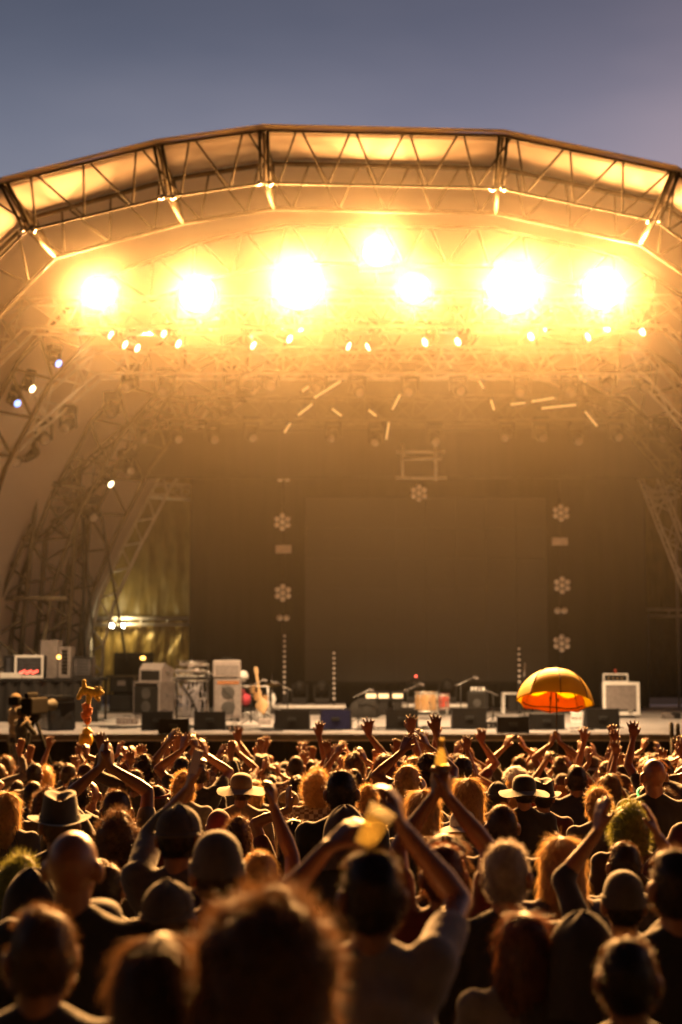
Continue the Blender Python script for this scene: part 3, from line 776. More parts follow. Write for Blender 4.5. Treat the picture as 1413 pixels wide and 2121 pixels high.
for i in range(26): q.tube(Vector((rr.uniform(-.36, .36), rr.uniform(-.2, .2), 1.24 if i % 2 else .95)), Vector((rr.uniform(-.36, .36), rr.uniform(-.2, .1), 1.30 if i % 2 else 1.0)), .012, n=6)
q.build('knob_cluster', M_chrome, o)
q = MB()
for i in range(22):
    x0, x1 = rr.uniform(-.36, .36), rr.uniform(-.36, .36); z1 = rr.uniform(.05, .6)
    q.path([(x0, -.12, .88), (x0 * .7 + x1 * .3, -.22, .6 * z1 + .3), (x1, -.22, z1), (x1 * .9, -.3, .02)], .011, 5)
q.build('cable_bundle', mat('pale_cable', (.35, .32, .35), .4), o)
q = MB()
for i in range(9): q.box((rr.uniform(-.33, .33), rr.uniform(-.1, .1), rr.uniform(.1, .7)), (rr.uniform(.07, .16), .12, rr.uniform(.05, .12)), bevel=.01)
q.box((0, 0, .43), (W2, .3, .03)); q.build('effects_boxes', M_palecab, o)
q = MB(); q.path([(-.25, -.25, .85), (.02, -.3, .45), (.2, -.32, .08)], .02, 6); q.build('boom_pole', M_black, o)
# percussion heap, guitar, cymbal
p = on_deck(528, 1488); d = p.y
o = thing('percussion_rack', 'white percussion rack with red cushion and small drums, behind guitar', 'percussion', p + Vector((-.05, .3, 0)))
q = MB()
for x in (-.36, .36): q.tube((x, 0, 0), (x * .9, 0, .72), .02)
q.tube((-.36, 0, .5), (.36, 0, .5), .018); q.tube((-.36, 0, .12), (.36, 0, .12), .02); q.tube((-.33, 0, .72), (.33, 0, .72), .018); q.build('rack', M_white, o)
q = MB(); q.ell((-.2, -.05, .42), (.17, .12, .14)); q.ell((-.28, -.05, .58), (.09, .1, .09)); q.build('cushion', M_redcloth, o)
for x, z, r_ in ((.1, .5, .1), (.26, .42, .08), (-.02, .66, .07)):
    q = MB(); q.lathe([(r_ * .8, -.1), (r_, .1), (r_ * .96, .115), (.001, .11)], (x, -.08, z), 16); k_ = q.build('small_drum', M_wood, o)
    q = MB(); q.lathe([(r_ * 1.03, .09), (r_ * 1.03, .12)], (x, -.08, z), 16); q.build('rim', M_chrome, k_)
q = MB(); q.lathe([(.10, 0), (.11, .1), (.06, .3), (.05, .34)], (.16, -.2, .02), 14); q.build('white_jug', M_white, o)
p = on_deck(548, 1491)
o = thing('guitar', 'pale wood guitar leaning upright on its stand', 'guitar', p, 0)
o.rotation_euler = (R(-12), R(-11), 0)
q = MB(); q.grid(lambda u, v: ((.10 + .05 * math.sin(v * 6.28 * .9 - 1.2) * 1) * math.cos(u * 6.283) * (math.sin(math.pi * min(1, max(0.02, v * .98 + .01))) ** .35), .03 * math.sin(u * 6.283), .12 + v * .42), 24, 14); q.build('body', M_woodpale, o)
q = MB(); q.box((0, -.02, .78), (.055, .03, .62)); q.box((0.01, -.01, 1.13), (.08, .025, .16), bevel=.01); q.build('neck', M_woodpale, o)
q = MB()
for k in range(3): q.tube((-.05, -.01, 1.09 + k * .045), (.07, -.01, 1.09 + k * .045), .009, n=6)
q.build('tuner', M_chrome, o)
q = MB(); q.tube((0, .05, .03), (0, .1, .6), .012); q.tube((-.16, -.1, 0), (0, .05, .16), .012); q.tube((.16, -.1, 0), (0, .05, .16), .012); q.build('stand', M_black, o)
p = on_deck(563, 1482)
o = thing('cymbal_stand', 'brass cymbal on a thin stand right of the guitar', 'cymbal', p)
zz = P(563, 1417, p.y).z - DECK
q = MB(); q.lathe([(.03, .035), (.06, .012), (.20, -.012), (.205, -.016), (.06, .004)], (0, 0, zz), 24, Matrix.Rotation(R(7), 3, 'X')); q.build('cymbal', M_brass, o)
q = MB(); q.tube((0, 0, .2), (0, 0, zz + .25), .011); q.build('rod', M_chrome, o)
q = MB()
for k in range(3): q.tube((0, 0, .4), (.28 * math.cos(k * 2.1 + .4), .28 * math.sin(k * 2.1 + .4), .01), .012)
q.build('tripod', M_chrome, o)
q = MB(); q.path([(.03, -.03, zz - .22), (.06, -.06, zz - .35), (.02, -.05, zz - .5), (.05, -.05, zz - .56)], [.03, .05, .04, .01], 8); q.build('white_rag', M_white, o)
# drum riser and lamps on it
def riser(px0, px1, pyt, label):
    a = on_deck(px0, 1481); c = on_deck(px1, 1481); zt = P(px0, pyt, a.y).z - DECK
    o = thing('drum_riser', label, 'riser', ((a.x + c.x) / 2, a.y + .8, DECK)); L = c.x - a.x
    q = MB(); q.box((0, 0, zt - .04), (L, 1.6, .08)); q.build('platform', M_palecab, o)
    q = MB(); q.box((0, .0, (zt - .08) / 2), (L - .12, 1.5, zt - .085)); q.build('skirt', M_skirt, o)
    q = MB(); q.box((0, -.806, zt - .03), (L, .012, .05)); q.build('edge_strip', M_white, o)
    return o, zt
ra, zta = riser(567, 716, 1461, 'low riser with a white edge behind the charcoal and blue wedges')
rb, ztb = riser(818, 975, 1459, 'low riser with a white edge behind the wooden drum')
for px, lab in ((622, 'large dark floor lamp standing on the left riser'), (668, 'smaller dark floor lamp on the right end of left riser')):
    p = on_deck(px, 1476); o = thing('floor_light', lab, 'stage lamp', Vector((p.x, ra.location.y + .1, DECK + zta)), group='dark lamps standing on the risers')
    q = MB(); q.box((0, 0, .07), (.38, .34, .14), bevel=.03); q.build('base', M_black, o)
    q = MB(); q.box((-.19, 0, .3), (.05, .12, .4), bevel=.02); q.box((.19, 0, .3), (.05, .12, .4), bevel=.02); q.box((0, 0, .13), (.4, .12, .05)); q.build('yoke', M_black, o)
    q = MB(); q.lathe([(.05, .2), (.13, .15), (.16, 0), (.15, -.14), (.13, -.17)], (0, 0, .42), 16, Matrix.Rotation(R(75), 3, 'X') , True); q.build('head', M_black, o)
    q = MB(); q.lathe([(.001, -.19), (.1, -.185), (.125, -.172)], (0, 0, .42), 16, Matrix.Rotation(R(75), 3, 'X')); q.build('lens', M_lens, o)
for px, lab in ((860, 'dark floor lamp with red tell tale on the right riser'), (925, 'dark floor lamp on the riser behind the red drum')):
    p = on_deck(px, 1476); o = thing('floor_light', lab, 'stage lamp', Vector((p.x, rb.location.y + .3, DECK + ztb)), group='dark lamps standing on the risers')
    q = MB(); q.box((0, 0, .07), (.42, .34, .14), bevel=.03); q.build('base', M_black, o)
    q = MB(); q.box((-.21, 0, .3), (.05, .12, .42), bevel=.02); q.box((.21, 0, .3), (.05, .12, .42), bevel=.02); q.box((0, 0, .13), (.44, .12, .05)); q.build('yoke', M_black, o)
    q = MB(); q.lathe([(.05, .2), (.13, .15), (.16, 0), (.15, -.14), (.13, -.17)], (0, 0, .44), 16, Matrix.Rotation(R(100), 3, 'X'), True); q.build('head', M_black, o)
    if px == 860:
        q = MB(); q.ell((.0, -.12, .66), (.03, .03, .03)); q.build('indicator', M_led, o)
for px, lab in ((769, 'left of three small lit boxes behind the blue wedge'), (795, 'middle of three small lit boxes behind the blue wedge'), (824, 'right of three small lit boxes left of wooden drum')):
    p = on_deck(px, 1482); p.z = P(px, 1452, p.y).z
    o = thing('lit_box', lab, 'floor lamp', p, group='small lit boxes behind the wedges')
    q = MB(); q.box((0, .08, .11), (.30, .16, .24), bevel=.02); q.build('housing', M_black, o)
    q = MB(); q.box((0, -.008, .12), (.24, .016, .10)); q.build('lit_panel', M_panel, o)
    q = MB(); q.box((0, .08, (DECK - p.z) / 2 - .005), (.2, .1, p.z - DECK)); q.build('leg', M_black, o)
# drums
def drum(name, label, px0, px1, pyt, pyb, m, hd=None):
    p = on_deck((px0 + px1) / 2, pyb + 14); d = p.y; r_, hh = sz(px1 - px0, d) / 2, sz(pyb - pyt, d)
    z0 = P((px0 + px1) / 2, pyb, d).z - DECK; o = thing(name, label, 'drum', p + Vector((0, r_, 0)))
    q = MB(); q.lathe([(r_ * .97, z0), (r_, z0 + hh * .15), (r_, z0 + hh * .85), (r_ * .98, z0 + hh)], (0, 0, 0), 28); q.build('shell', m, o)
    q = MB(); q.lathe([(r_ * .97, z0 + hh - .01), (.001, z0 + hh)], (0, 0, 0), 28); q.build('drum_head', M_skin_head, o)
    for z in (z0 + .03, z0 + hh - .03):
        q = MB(); q.lathe([(r_ * 1.0, z - .02), (r_ * 1.04, z - .02), (r_ * 1.04, z + .02), (r_ * 1.0, z + .02)], (0, 0, 0), 28); q.build('hoop', M_chrome, o)
    q = MB()
    for k in range(8):
        a_ = k * math.pi / 4 + .2; x, y = r_ * 1.03 * math.cos(a_), r_ * 1.03 * math.sin(a_)
        q.tube((x, y, z0 + .04), (x, y, z0 + hh - .02), .007, n=6); q.box((x, y, z0 + hh * .5), (.03, .03, .07)); q.ell((x, y, z0 + hh), (.018, .018, .018), nu=6, nv=5)
    q.build('tension_rod', M_chrome, o)
    for k in range(3):
        a_ = k * 2.094 - 1.2; q = MB(); q.tube((r_ * 1.02 * math.cos(a_), r_ * 1.02 * math.sin(a_), z0 + hh * .5), (r_ * 1.15 * math.cos(a_), r_ * 1.15 * math.sin(a_), 0), .012); q.build('leg', M_chrome, o)
drum('floor_tom', 'wooden shelled floor drum with chrome lugs in mid stage', 862, 908, 1434, 1476, M_wood)
drum('hand_drum', 'red drum right behind the wooden floor drum', 910, 932, 1438, 1470, M_red)
# small amp with cans, white edged stool, right rack case
o, wd, dp, h = amp_cab('amp_cabinet', 'small dark amp with white cups lined on its top', 972, 1012, 1432, 1482, M_cab, M_case, -.2, .4, 1, False)
for i, x in enumerate((-.13, -.04, .05, .14)):
    t = thing('cup', 'white cup, %s of four on the small dark amp' % ['leftmost', 'second', 'third', 'rightmost'][i], 'cup', o.location + rotz(-.2) @ Vector((x, -.08, h)), 0, 'white cups on the small amp')
    q = MB(); q.lathe([(.026, 0), (.034, .09), (.030, .09), (.024, .01)], (0, 0, 0), 12); q.build('wall', M_white, t)
    q = MB(); q.lathe([(.001, .003), (.025, .003)], (0, 0, 0), 12); q.build('bottom', M_white, t)
p = on_deck(1060, 1478); o = thing('white_stand', 'white framed side table between small amp and umbrella', 'side table', p)
q = MB(); q.box((0, .1, .49), (.46, .4, .05), bevel=.01); q.build('table_top', M_white, o)
for x in (-.2, .2):
    for y in (-.07, .27): q = MB(); q.box((x, y, .235), (.05, .05, .46)); q.build('leg', M_white, o)
q = MB(); q.box((0.05, .12, .28), (.24, .3, .38)); q.build('dark_drawer', M_case, o)
p = on_deck(1290, 1488); d = p.y; wd, h = sz(74, d), sz(66, d)
o = thing('rack_case', 'white edged square rack case on castors at stage right', 'flight case', p + Vector((0, .35, 0)), -.06)
q = MB(); q.box((0, 0, h / 2 + .08), (wd, .6, h), bevel=.02); q.build('box', M_case, o)
q = MB()
for z in (.11, h + .05): q.box((0, -.31, z), (wd + .02, .03, .075), bevel=.008)
for x in (-wd / 2 + .03, wd / 2 - .03): q.box((x, -.31, h / 2 + .08), (.075, .028, h - .08))
q.build('edge_trim', M_white, o)
q = MB(); q.box((0, -.302, h / 2 + .10), (wd - .16, .012, h - .2)); q.build('front_grille', M_greycab, o)
q = MB()
for x in (-wd / 4, wd / 4): q.box((x, -.33, h * .22), (.11, .03, .09), bevel=.01)
q.build('latch', M_chrome, o)
q = MB(); q.box((wd / 2 + .02, -.05, h * .55), (.03, .2, .12), bevel=.01); q.build('handle', M_chrome, o)
for x in (-wd / 2 + .08, wd / 2 - .08):
    for y in (-.22, .22):
        q = MB(); q.lathe([(.02, -.018), (.042, -.018), (.042, .018), (.02, .018)], (x, y, .042), 14, Matrix.Rotation(R(90), 3, 'Y'), True); q.build('castor', M_white, o)
t = thing('guitar_amplifier', 'small white framed amp head on top of the rack case', 'guitar amp', o.location + Vector((-.1, 0, h + .08)), -.06)
q = MB(); q.box((0, 0, .1), (.56, .34, .2), bevel=.015); q.build('box', M_case, t)
q = MB()
for z in (.02, .185): q.box((0, -.172, z), (.57, .016, .03))
for x in (-.27, .27): q.box((x, -.172, .1), (.03, .015, .135))
q.build('frame', M_white, t)
q = MB()
for k in range(4): q.tube((-.16 + k * .1, -.17, .09), (-.16 + k * .1, -.20, .09), .018)
q.build('knob', M_brass, t)
q = MB(); q.ell((.02, 0, .25), (.03, .03, .05)); q.build('red_beacon', M_red, t)
o = thing('foot_pedal', 'small dark pedal box lying on the deck at right', 'pedal', on_deck(1384, 1489), .2)
q = MB(); q.prism([(-.1, 0), (-.1, .07), (.14, .13), (.16, 0)], -.1, .1); q.build('body', M_greycab, o)
q = MB(); q.box((.2, .02, .07), (.16, .22, .13), bevel=.02); q.build('side_box', M_case, o)
q = MB(); q.tube((0, -.03, .1), (0, -.03, .12), .02); q.build('switch', M_chrome, o)
# mic stand with lit lamp near umbrella
p = on_deck(1087, 1484); o = thing('mic_stand', 'thin stand with a bright clip behind the umbrella top', 'microphone stand', p)
q = MB(); q.tube((0, 0, .02), (0, 0, P(1087, 1400, p.y).z - DECK), .012); q.build('rod', M_black, o)
q = MB(); q.cap((0, 0, P(1087, 1400, p.y).z - DECK), .02, (.02, 0, P(1087, 1376, p.y).z - DECK), .028); q.build('microphone', M_chrome, o)
q = MB(); q.lathe([(.001, .03), (.14, .015), (.15, 0), (.001, 0)], (0, 0, 0), 18); q.build('base', M_black, o)
# left: monitor desk riser with racks
def block_at(px0, px1, pyt, pyb, d, dp):
    a, c = P(px0, pyb, d), P(px1, pyt, d); return Vector(((a.x + c.x) / 2, d + dp / 2, (a.z + c.z) / 2)), (c.x - a.x, dp, c.z - a.z)
c0, s0 = block_at(-60, 204, 1405, 1492, 30.8, 1.4)
o = thing('side_platform', 'black draped platform at stage left carrying the control desk', 'platform', (c0.x, c0.y, DECK))
hh = c0.z + s0[2] / 2 - DECK
q = MB(); q.box((0, 0, hh - .03), (s0[0], 1.4, .06)); q.build('platform_top', M_case, o)
q = MB(); q.grid(lambda u, v: (-s0[0] / 2 + s0[0] * u, -.66 + .03 * math.sin(u * 60), v * (hh - .065)), 120, 3); q.build('drape', M_skirt, o)
q = MB()
for x in (-s0[0] / 2 + .05, s0[0] / 2 - .05):
    q.tube((x, .6, 0), (x, .6, hh - .06), .03); q.tube((x, -.6, 0), (x, -.6, hh - .06), .03)
q.build('leg', M_steel, o)
PT = DECK + hh
def rack(px0, px1, pyt, label, m, fr, kind, d=31.2, dp=.6, name='equipment_rack'):
    a, c = P(px0, 1405, d), P(px1, pyt, d); hgt = c.z - PT; wdt = c.x - a.x
    o = thing(name, label, 'equipment', ((a.x + c.x) / 2, d + dp / 2, PT), rnd.uniform(-.05, .05))
    q = MB(); q.box((0, 0, hgt / 2), (wdt, dp, hgt), bevel=.015); q.build('case', m, o)
    q = MB()
    for x in (-1, 1): q.box((x * (wdt / 2 - .02), -dp / 2 - .006, hgt / 2), (.045, .02, hgt))
    q.box((0, -dp / 2 - .006, hgt - .025), (wdt - .09, .018, .05)); q.box((0, -dp / 2 - .006, .03), (wdt - .09, .018, .06)); q.build('frame', fr, o)
    q = MB(); n = max(2, int(hgt / .09))
    for i in range(n): q.box((0, -dp / 2 - .004, .07 + (i + .5) * (hgt - .13) / n), (wdt - .12, .012, (hgt - .13) / n - .015))
    q.build('unit', kind, o)
    return o, wdt, dp, hgt
o, wd, dp, h = rack(30, 90, 1357, 'white framed mixer rack with a row of red meters', M_case, M_white, M_lcd)
q = MB()
for k in range(9): q.box((-wd / 2 + .13 + k * (wd - .26) / 8, -dp / 2 - .018, .11 + .02 * (k % 3)), (.034, .012, .045))
q.build('meter_led', M_led, o)
rack(8, 29, 1357, 'narrow dark rack beside the white framed mixer rack', M_case, M_black, M_lcd)
o, wd, dp, h = rack(84, 120, 1326, 'tallest grey box at the back of the control desk', M_greycab, M_greycab, M_greycab, 31.6)
rack(120, 146, 1340, 'slim pale box right of the tallest grey box', M_palecab, M_greycab, M_cab, 31.7)
rack(150, 190, 1360, 'low cluttered dark box at the right end of control desk', M_greycab, M_case, M_lcd, 31.3)
rack(0, 42, 1406 - 12, 'low white tray of sheets at left edge of the desk', M_white, M_white, M_greycab, 30.95, .3, 'tray')
o = thing('desk_lamp', 'small amber lamp glowing beside the tall grey box', 'lamp', (P(121, 1405, 31.3).x, 31.2, PT))
zz = P(121, 1361, 31.3).z - PT
q = MB(); q.path([(0, 0, 0), (0, 0, zz - .1), (.03, -.03, zz)], .012, 6); q.lathe([(.06, 0), (.06, .02), (.001, .02)], (0, 0, 0), 12); q.build('gooseneck', M_black, o)
q = MB(); q.ell((.03, -.04, zz), (.045, .045, .045)); q.build('bulb', M_amber, o)
# dark rack frame and tarped speaker
p = on_deck(250, 1477); o = thing('case_stack', 'dark tube framed case stack behind the plush totem', 'equipment', p + Vector((0, .3, 0)))
frame_box(o, (0, 0, .46), (sz(60, p.y), .6, .9), M_steel, .025)
q = MB(); q.box((0, 0, .7), (sz(50, p.y), .5, .36), bevel=.02); q.box((0, 0, .25), (sz(50, p.y), .5, .38), bevel=.02); q.build('case', M_case, o)
q = MB(); q.box((0, -.256, .74), (.2, .012, .12)); q.build('pale_label', M_greycab, o)
p2 = on_deck(262, 1474); o = thing('stage_box', 'dark upper case with small lit lamp left of grey cabinet', 'equipment', Vector((p2.x + .1, p2.y + .5, DECK)))
q = MB(); q.box((0, 0, .75), (.95, .6, 1.5), bevel=.03); q.build('case', M_case, o)
q = MB(); q.box((0, -.304, .9), (.75, .012, .9)); q.build('panel', M_cab, o)
q = MB(); q.ell((.28, -.33, 1.36), (.07, .04, .05)); q.build('lamp_bulb', M_amber, o)
p = on_deck(110, 1514); d = p.y
o = thing('side_speaker', 'black plastic wrapped speaker cabinet at the left stage lip', 'speaker', p + Vector((0, .35, 0)), .5)
q = MB()
hh = sz(68, d); q.prism([(-.32, 0), (-.34, hh * .85), (-.2, hh), (.25, hh * .94), (.34, 0)], -.24, .24); q.build('cabinet', M_cab, o)
q = MB()
def wrap(u, v):
    z = hh * (.05 + .97 * v); a_ = u * 6.283; x = .27 * max(-1, min(1, 1.35 * math.cos(a_))); y = (.37 - .08 * v) * max(-1, min(1, 1.35 * math.sin(a_)))
    k = .03 * noise.noise(Vector((x * 7, y * 7, z * 5)))
    return (x * (1 + k), y + k, z)
q.grid(wrap, 48, 16); q.build('plastic_wrap', mat('black_plastic', (.03, .032, .035), .25, bump=.6, scale=12), o)
q = MB(); q.box((.0, -.02, hh + .02), (.5, .62, .02), bevel=.008); q.build('top_cover', mat('black_plastic', (.03, .032, .035), .25), o)
# microphone stands, boxes and papers scattered about
for px, py, yt, bx, lab in ((366, 1500, 1402, .35, 'microphone boom stand in front of the keyboard rig'), (428, 1496, 1392, -.3, 'tall microphone stand between keyboards and tan cabinet'), (520, 1499, 1420, .3, 'low microphone stand before the red cushion'), (596, 1494, 1425, -.25, 'microphone stand by the left riser end'), (742, 1500, 1440, .3, 'short microphone stand right of the blue wedge'), (955, 1496, 1415, .3, 'microphone stand between red drum and small dark amp'), (1022, 1492, 1436, -.3, 'short microphone stand left of the umbrella'), (845, 1493, 1428, .28, 'microphone boom stand left of the wooden drum')):
    p = on_deck(px, py); o = thing('mic_stand', lab, 'microphone stand', p, rnd.uniform(-.6, .6), 'microphone stands on the stage'); zt = P(px, yt, p.y).z - DECK
    q = MB(); q.tube((0, 0, .02), (0, 0, zt), .013); q.build('rod', M_black, o)
    q = MB(); q.tube((-bx * .4, 0, zt - .05), (bx, -.05, zt + .12), .010); q.build('boom', M_chrome, o)
    q = MB(); q.cap((bx, -.05, zt + .12), .018, (bx * 1.3, -.06, zt + .10), .026); q.build('microphone', M_greycab, o)
    q = MB()
    for k in range(3): q.tube((0, 0, .12), (.24 * math.cos(k * 2.1), .24 * math.sin(k * 2.1), .01), .011)
    q.build('tripod', M_black, o)
for k, (px, py, w_, h_, m_, lab) in enumerate(((590, 1508, .4, .10, M_case, 'flat black cable box beside the charcoal wedge'), (486, 1512, .30, .09, M_case, 'small black junction box at the lip below tan cabinet'), (263, 1500, .42, .14, M_greycab, 'grey pedal case on the bright deck left of wedges'), (548, 1500, .26, .12, M_palecab, 'pale small box at the foot of the guitar'), (340, 1492, .3, .2, M_case, 'black box between the grey cabinet and keyboard rig'), (758, 1509, .3, .07, M_palecab, 'pale flat tray on the deck right of the blue wedge'), (1196, 1500, .24, .26, M_white, 'white upright box frame just right of the umbrella'), (1020, 1508, .3, .12, M_case, 'black junction box between two wedges left of umbrella'))):
    p = on_deck(px, py); o = thing('stage_case', lab, 'small case', p, rnd.uniform(-.3, .3), 'small cases on the deck')
    q = MB(); q.box((0, 0, h_ / 2), (w_, .24, h_), bevel=.012); q.build('body', m_, o)
    q = MB(); q.path([(-w_ * .2, 0, h_), (-w_ * .15, 0, h_ + .03), (w_ * .15, 0, h_ + .03), (w_ * .2, 0, h_)], .008, 6); q.build('handle', M_rubber, o)
    q = MB()
    for j in range(3): q.box((-w_ * .3 + j * w_ * .3, -.122, h_ * .5), (.04, .008, min(.04, h_ * .4)))
    q.build('connector', M_chrome, o)
# cables on the deck
rr = random.Random(21)
for i, (px, py, n_, lab) in enumerate(((460, 1508, 10, 'tangle of black cables below the tan grey cabinet'), (560, 1514, 7, 'black cables snaking past the charcoal wedge'), (780, 1512, 8, 'cable loops between the blue wedge and next wedge'), (920, 1510, 8, 'cables lying on the deck under the drums'), (1190, 1512, 8, 'cables on the deck right of the umbrella pole'), (250, 1508, 6, 'cables on the bright deck left of wedges'))):
    base = on_deck(px, py); q = MB()
    for k in range(n_):
        x, y = rr.uniform(-.6, .6), rr.uniform(-.25, .5); a_ = rr.uniform(0, 6.28); pts = []
        for j in range(16):
            pts.append((x, y, .012)); a_ += rr.uniform(-.7, .7); x += .1 * math.cos(a_); y += .05 * math.sin(a_)
        q.path(pts, .011, 5)
    o = q.build('cable_tangle', M_cable); o.location = base; tag(o, lab, 'cables')
for px, py, lab, m in ((770, 1487, 'dark duffel heap on deck behind the two middle wedges', M_skirt),):
    p = on_deck(px, py); o = thing('cloth_heap', lab, 'cloth heap', p)
    q = MB()
    for k in range(7): q.ell((rr.uniform(-.4, .4), rr.uniform(-.1, .2), .16), (rr.uniform(.18, .3), .2, rr.uniform(.15, .3)), nu=12, nv=8)
    q.build('cloth', m, o)
    q = MB(); q.path([(-.3, -.2, .3), (-.1, -.25, .42), (.2, -.25, .3)], .02, 6); q.build('strap', M_cable, o)
# two dark poles poking from the pit at the right edge
for px, py, lab in ((1391, 1500, 'left of two thin dark poles at the right photo edge'), (1404, 1502, 'right of two thin dark poles at the right photo edge')):
    p = P(px, py, 21.5); o = thing('thin_pole', lab, 'pole', (p.x, 21.5, ground_z(21.5)))
    q = MB(); q.tube((0, 0, 0), (0, 0, p.z - o.location.z), .022, n=8); q.build('shaft', M_black, o)
    q = MB(); q.lathe([(.03, 0), (.034, .02), (.034, .2), (.015, .23)], (0, 0, p.z - o.location.z - .2), 10); q.build('tip', M_rubber, o)

# ---------------------------------------------------------------- people
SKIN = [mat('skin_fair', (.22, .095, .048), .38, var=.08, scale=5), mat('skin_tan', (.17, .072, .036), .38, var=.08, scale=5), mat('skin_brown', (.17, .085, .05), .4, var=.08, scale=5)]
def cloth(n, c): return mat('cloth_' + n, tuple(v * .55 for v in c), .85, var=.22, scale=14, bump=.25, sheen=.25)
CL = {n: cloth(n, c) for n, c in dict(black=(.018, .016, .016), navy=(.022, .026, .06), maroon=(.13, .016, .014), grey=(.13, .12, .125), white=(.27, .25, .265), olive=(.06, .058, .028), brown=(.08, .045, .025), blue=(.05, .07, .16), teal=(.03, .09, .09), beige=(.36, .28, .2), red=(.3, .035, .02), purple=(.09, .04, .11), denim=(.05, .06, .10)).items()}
pm = bpy.data.materials.new('cloth_plaid'); pm.use_nodes = True
pt = pm.node_tree; pc = pt.nodes.new('ShaderNodeTexChecker'); pc.inputs['Scale'].default_value = 26; pc.inputs['Color1'].default_value = (.3, .24, .2, 1); pc.inputs['Color2'].default_value = (.10, .06, .06, 1)
po = pt.nodes.new('ShaderNodeTexCoord'); pt.links.new(po.outputs['Object'], pc.inputs[0]); pt.links.new(pc.outputs[0], pt.nodes['Principled BSDF'].inputs['Base Color']); pt.nodes['Principled BSDF'].inputs['Roughness'].default_value = .85
CL['plaid'] = pm
def hairm(n, c, t=.35): return mat('hair_' + n, c, .5, var=.45, scale=45, spec=.55, trans=t, tcol=tuple(min(1, v * 2.6 + e_) for v, e_ in zip(c, (.06, .03, .012))))
HC = {n: hairm(n, c) for n, c in dict(dark=(.022, .013, .008), brown=(.06, .033, .016), auburn=(.07, .024, .010), blond=(.30, .19, .075), grey=(.26, .235, .21), green=(.12, .135, .025), white=(.75, .72, .66)).items()}
HATM = {n: cloth('hat_' + n, c) for n, c in dict(grey=(.07, .062, .062), black=(.02, .018, .018), straw=(.30, .2, .1), white=(.6, .57, .55), brown=(.09, .05, .03), red=(.3, .03, .03), blue=(.04, .06, .14)).items()}
TROUS = [CL['denim'], CL['black'], CL['brown'], CL['olive']]

L1, L2 = .29, .26
def ik(S_, W_, hint):
    v = W_ - S_; d = v.length; mxl = L1 + L2 - .012
    if d > mxl: W_ = S_ + v * (mxl / d); v = W_ - S_; d = mxl
    if d < .12: W_ = S_ + v * (.12 / max(d, 1e-4)); v = W_ - S_; d = .12
    u = v / d; a = (L1 * L1 - L2 * L2 + d * d) / (2 * d); h = math.sqrt(max(0, L1 * L1 - a * a))
    p = (hint - u * hint.dot(u)); p = p.normalized() if p.length > 1e-5 else Vector((0, -1, 0))
    return S_ + u * a + p * h, W_
def hand(q, wr, dr, nrm, side, curl, spread):
    """palm, four fingers and a thumb at wrist wr, pointing along dr, palm facing nrm"""
    dr = dr.normalized(); nrm = (nrm - dr * nrm.dot(dr)).normalized(); sd = dr.cross(nrm) * side
    for k, x in enumerate((-.028, -.009, .010, .028)):
        q.cap(wr + sd * x * .55, .017, wr + dr * .082 + sd * x, .0155, 8)
    for x, L, sp in ((-.031, .060, -1.2), (-.0105, .076, -.4), (.0105, .081, .4), (.031, .072, 1.2)):
        p = wr + dr * .085 + sd * x; fd = (dr + sd * sp * spread).normalized(); r_ = .0112
        for j in range(3):
            a = curl * (.35 if j == 0 else .75 if j == 1 else .8)
            c_, s_ = math.cos(a), math.sin(a); ax = fd * c_ + nrm * s_; nrm2 = nrm * c_ - fd * s_
            n_ = p + ax * L * (.45, .31, .24)[j]; q.cap(p, r_, n_, r_ - .0009, 8); p = n_; r_ -= .0009; fd = ax; nrm = nrm2
        nrm = (nrm - dr * nrm.dot(dr)); nrm = nrm.normalized() if nrm.length > .2 else sd.cross(dr)
        # restore the palm normal for the next finger
        nrm = (sd.cross(dr) * side).normalized() if True else nrm
    t0 = wr + dr * .025 + sd * .026; t1 = wr + dr * .062 + sd * (.055 + .01 * spread) + nrm * .012; t2 = t1 + (dr * .8 + sd * .25 + nrm * .3).normalized() * .034
    q.cap(t0, .016, t1, .0125, 8); q.cap(t1, .0125, t2, .0105, 8)

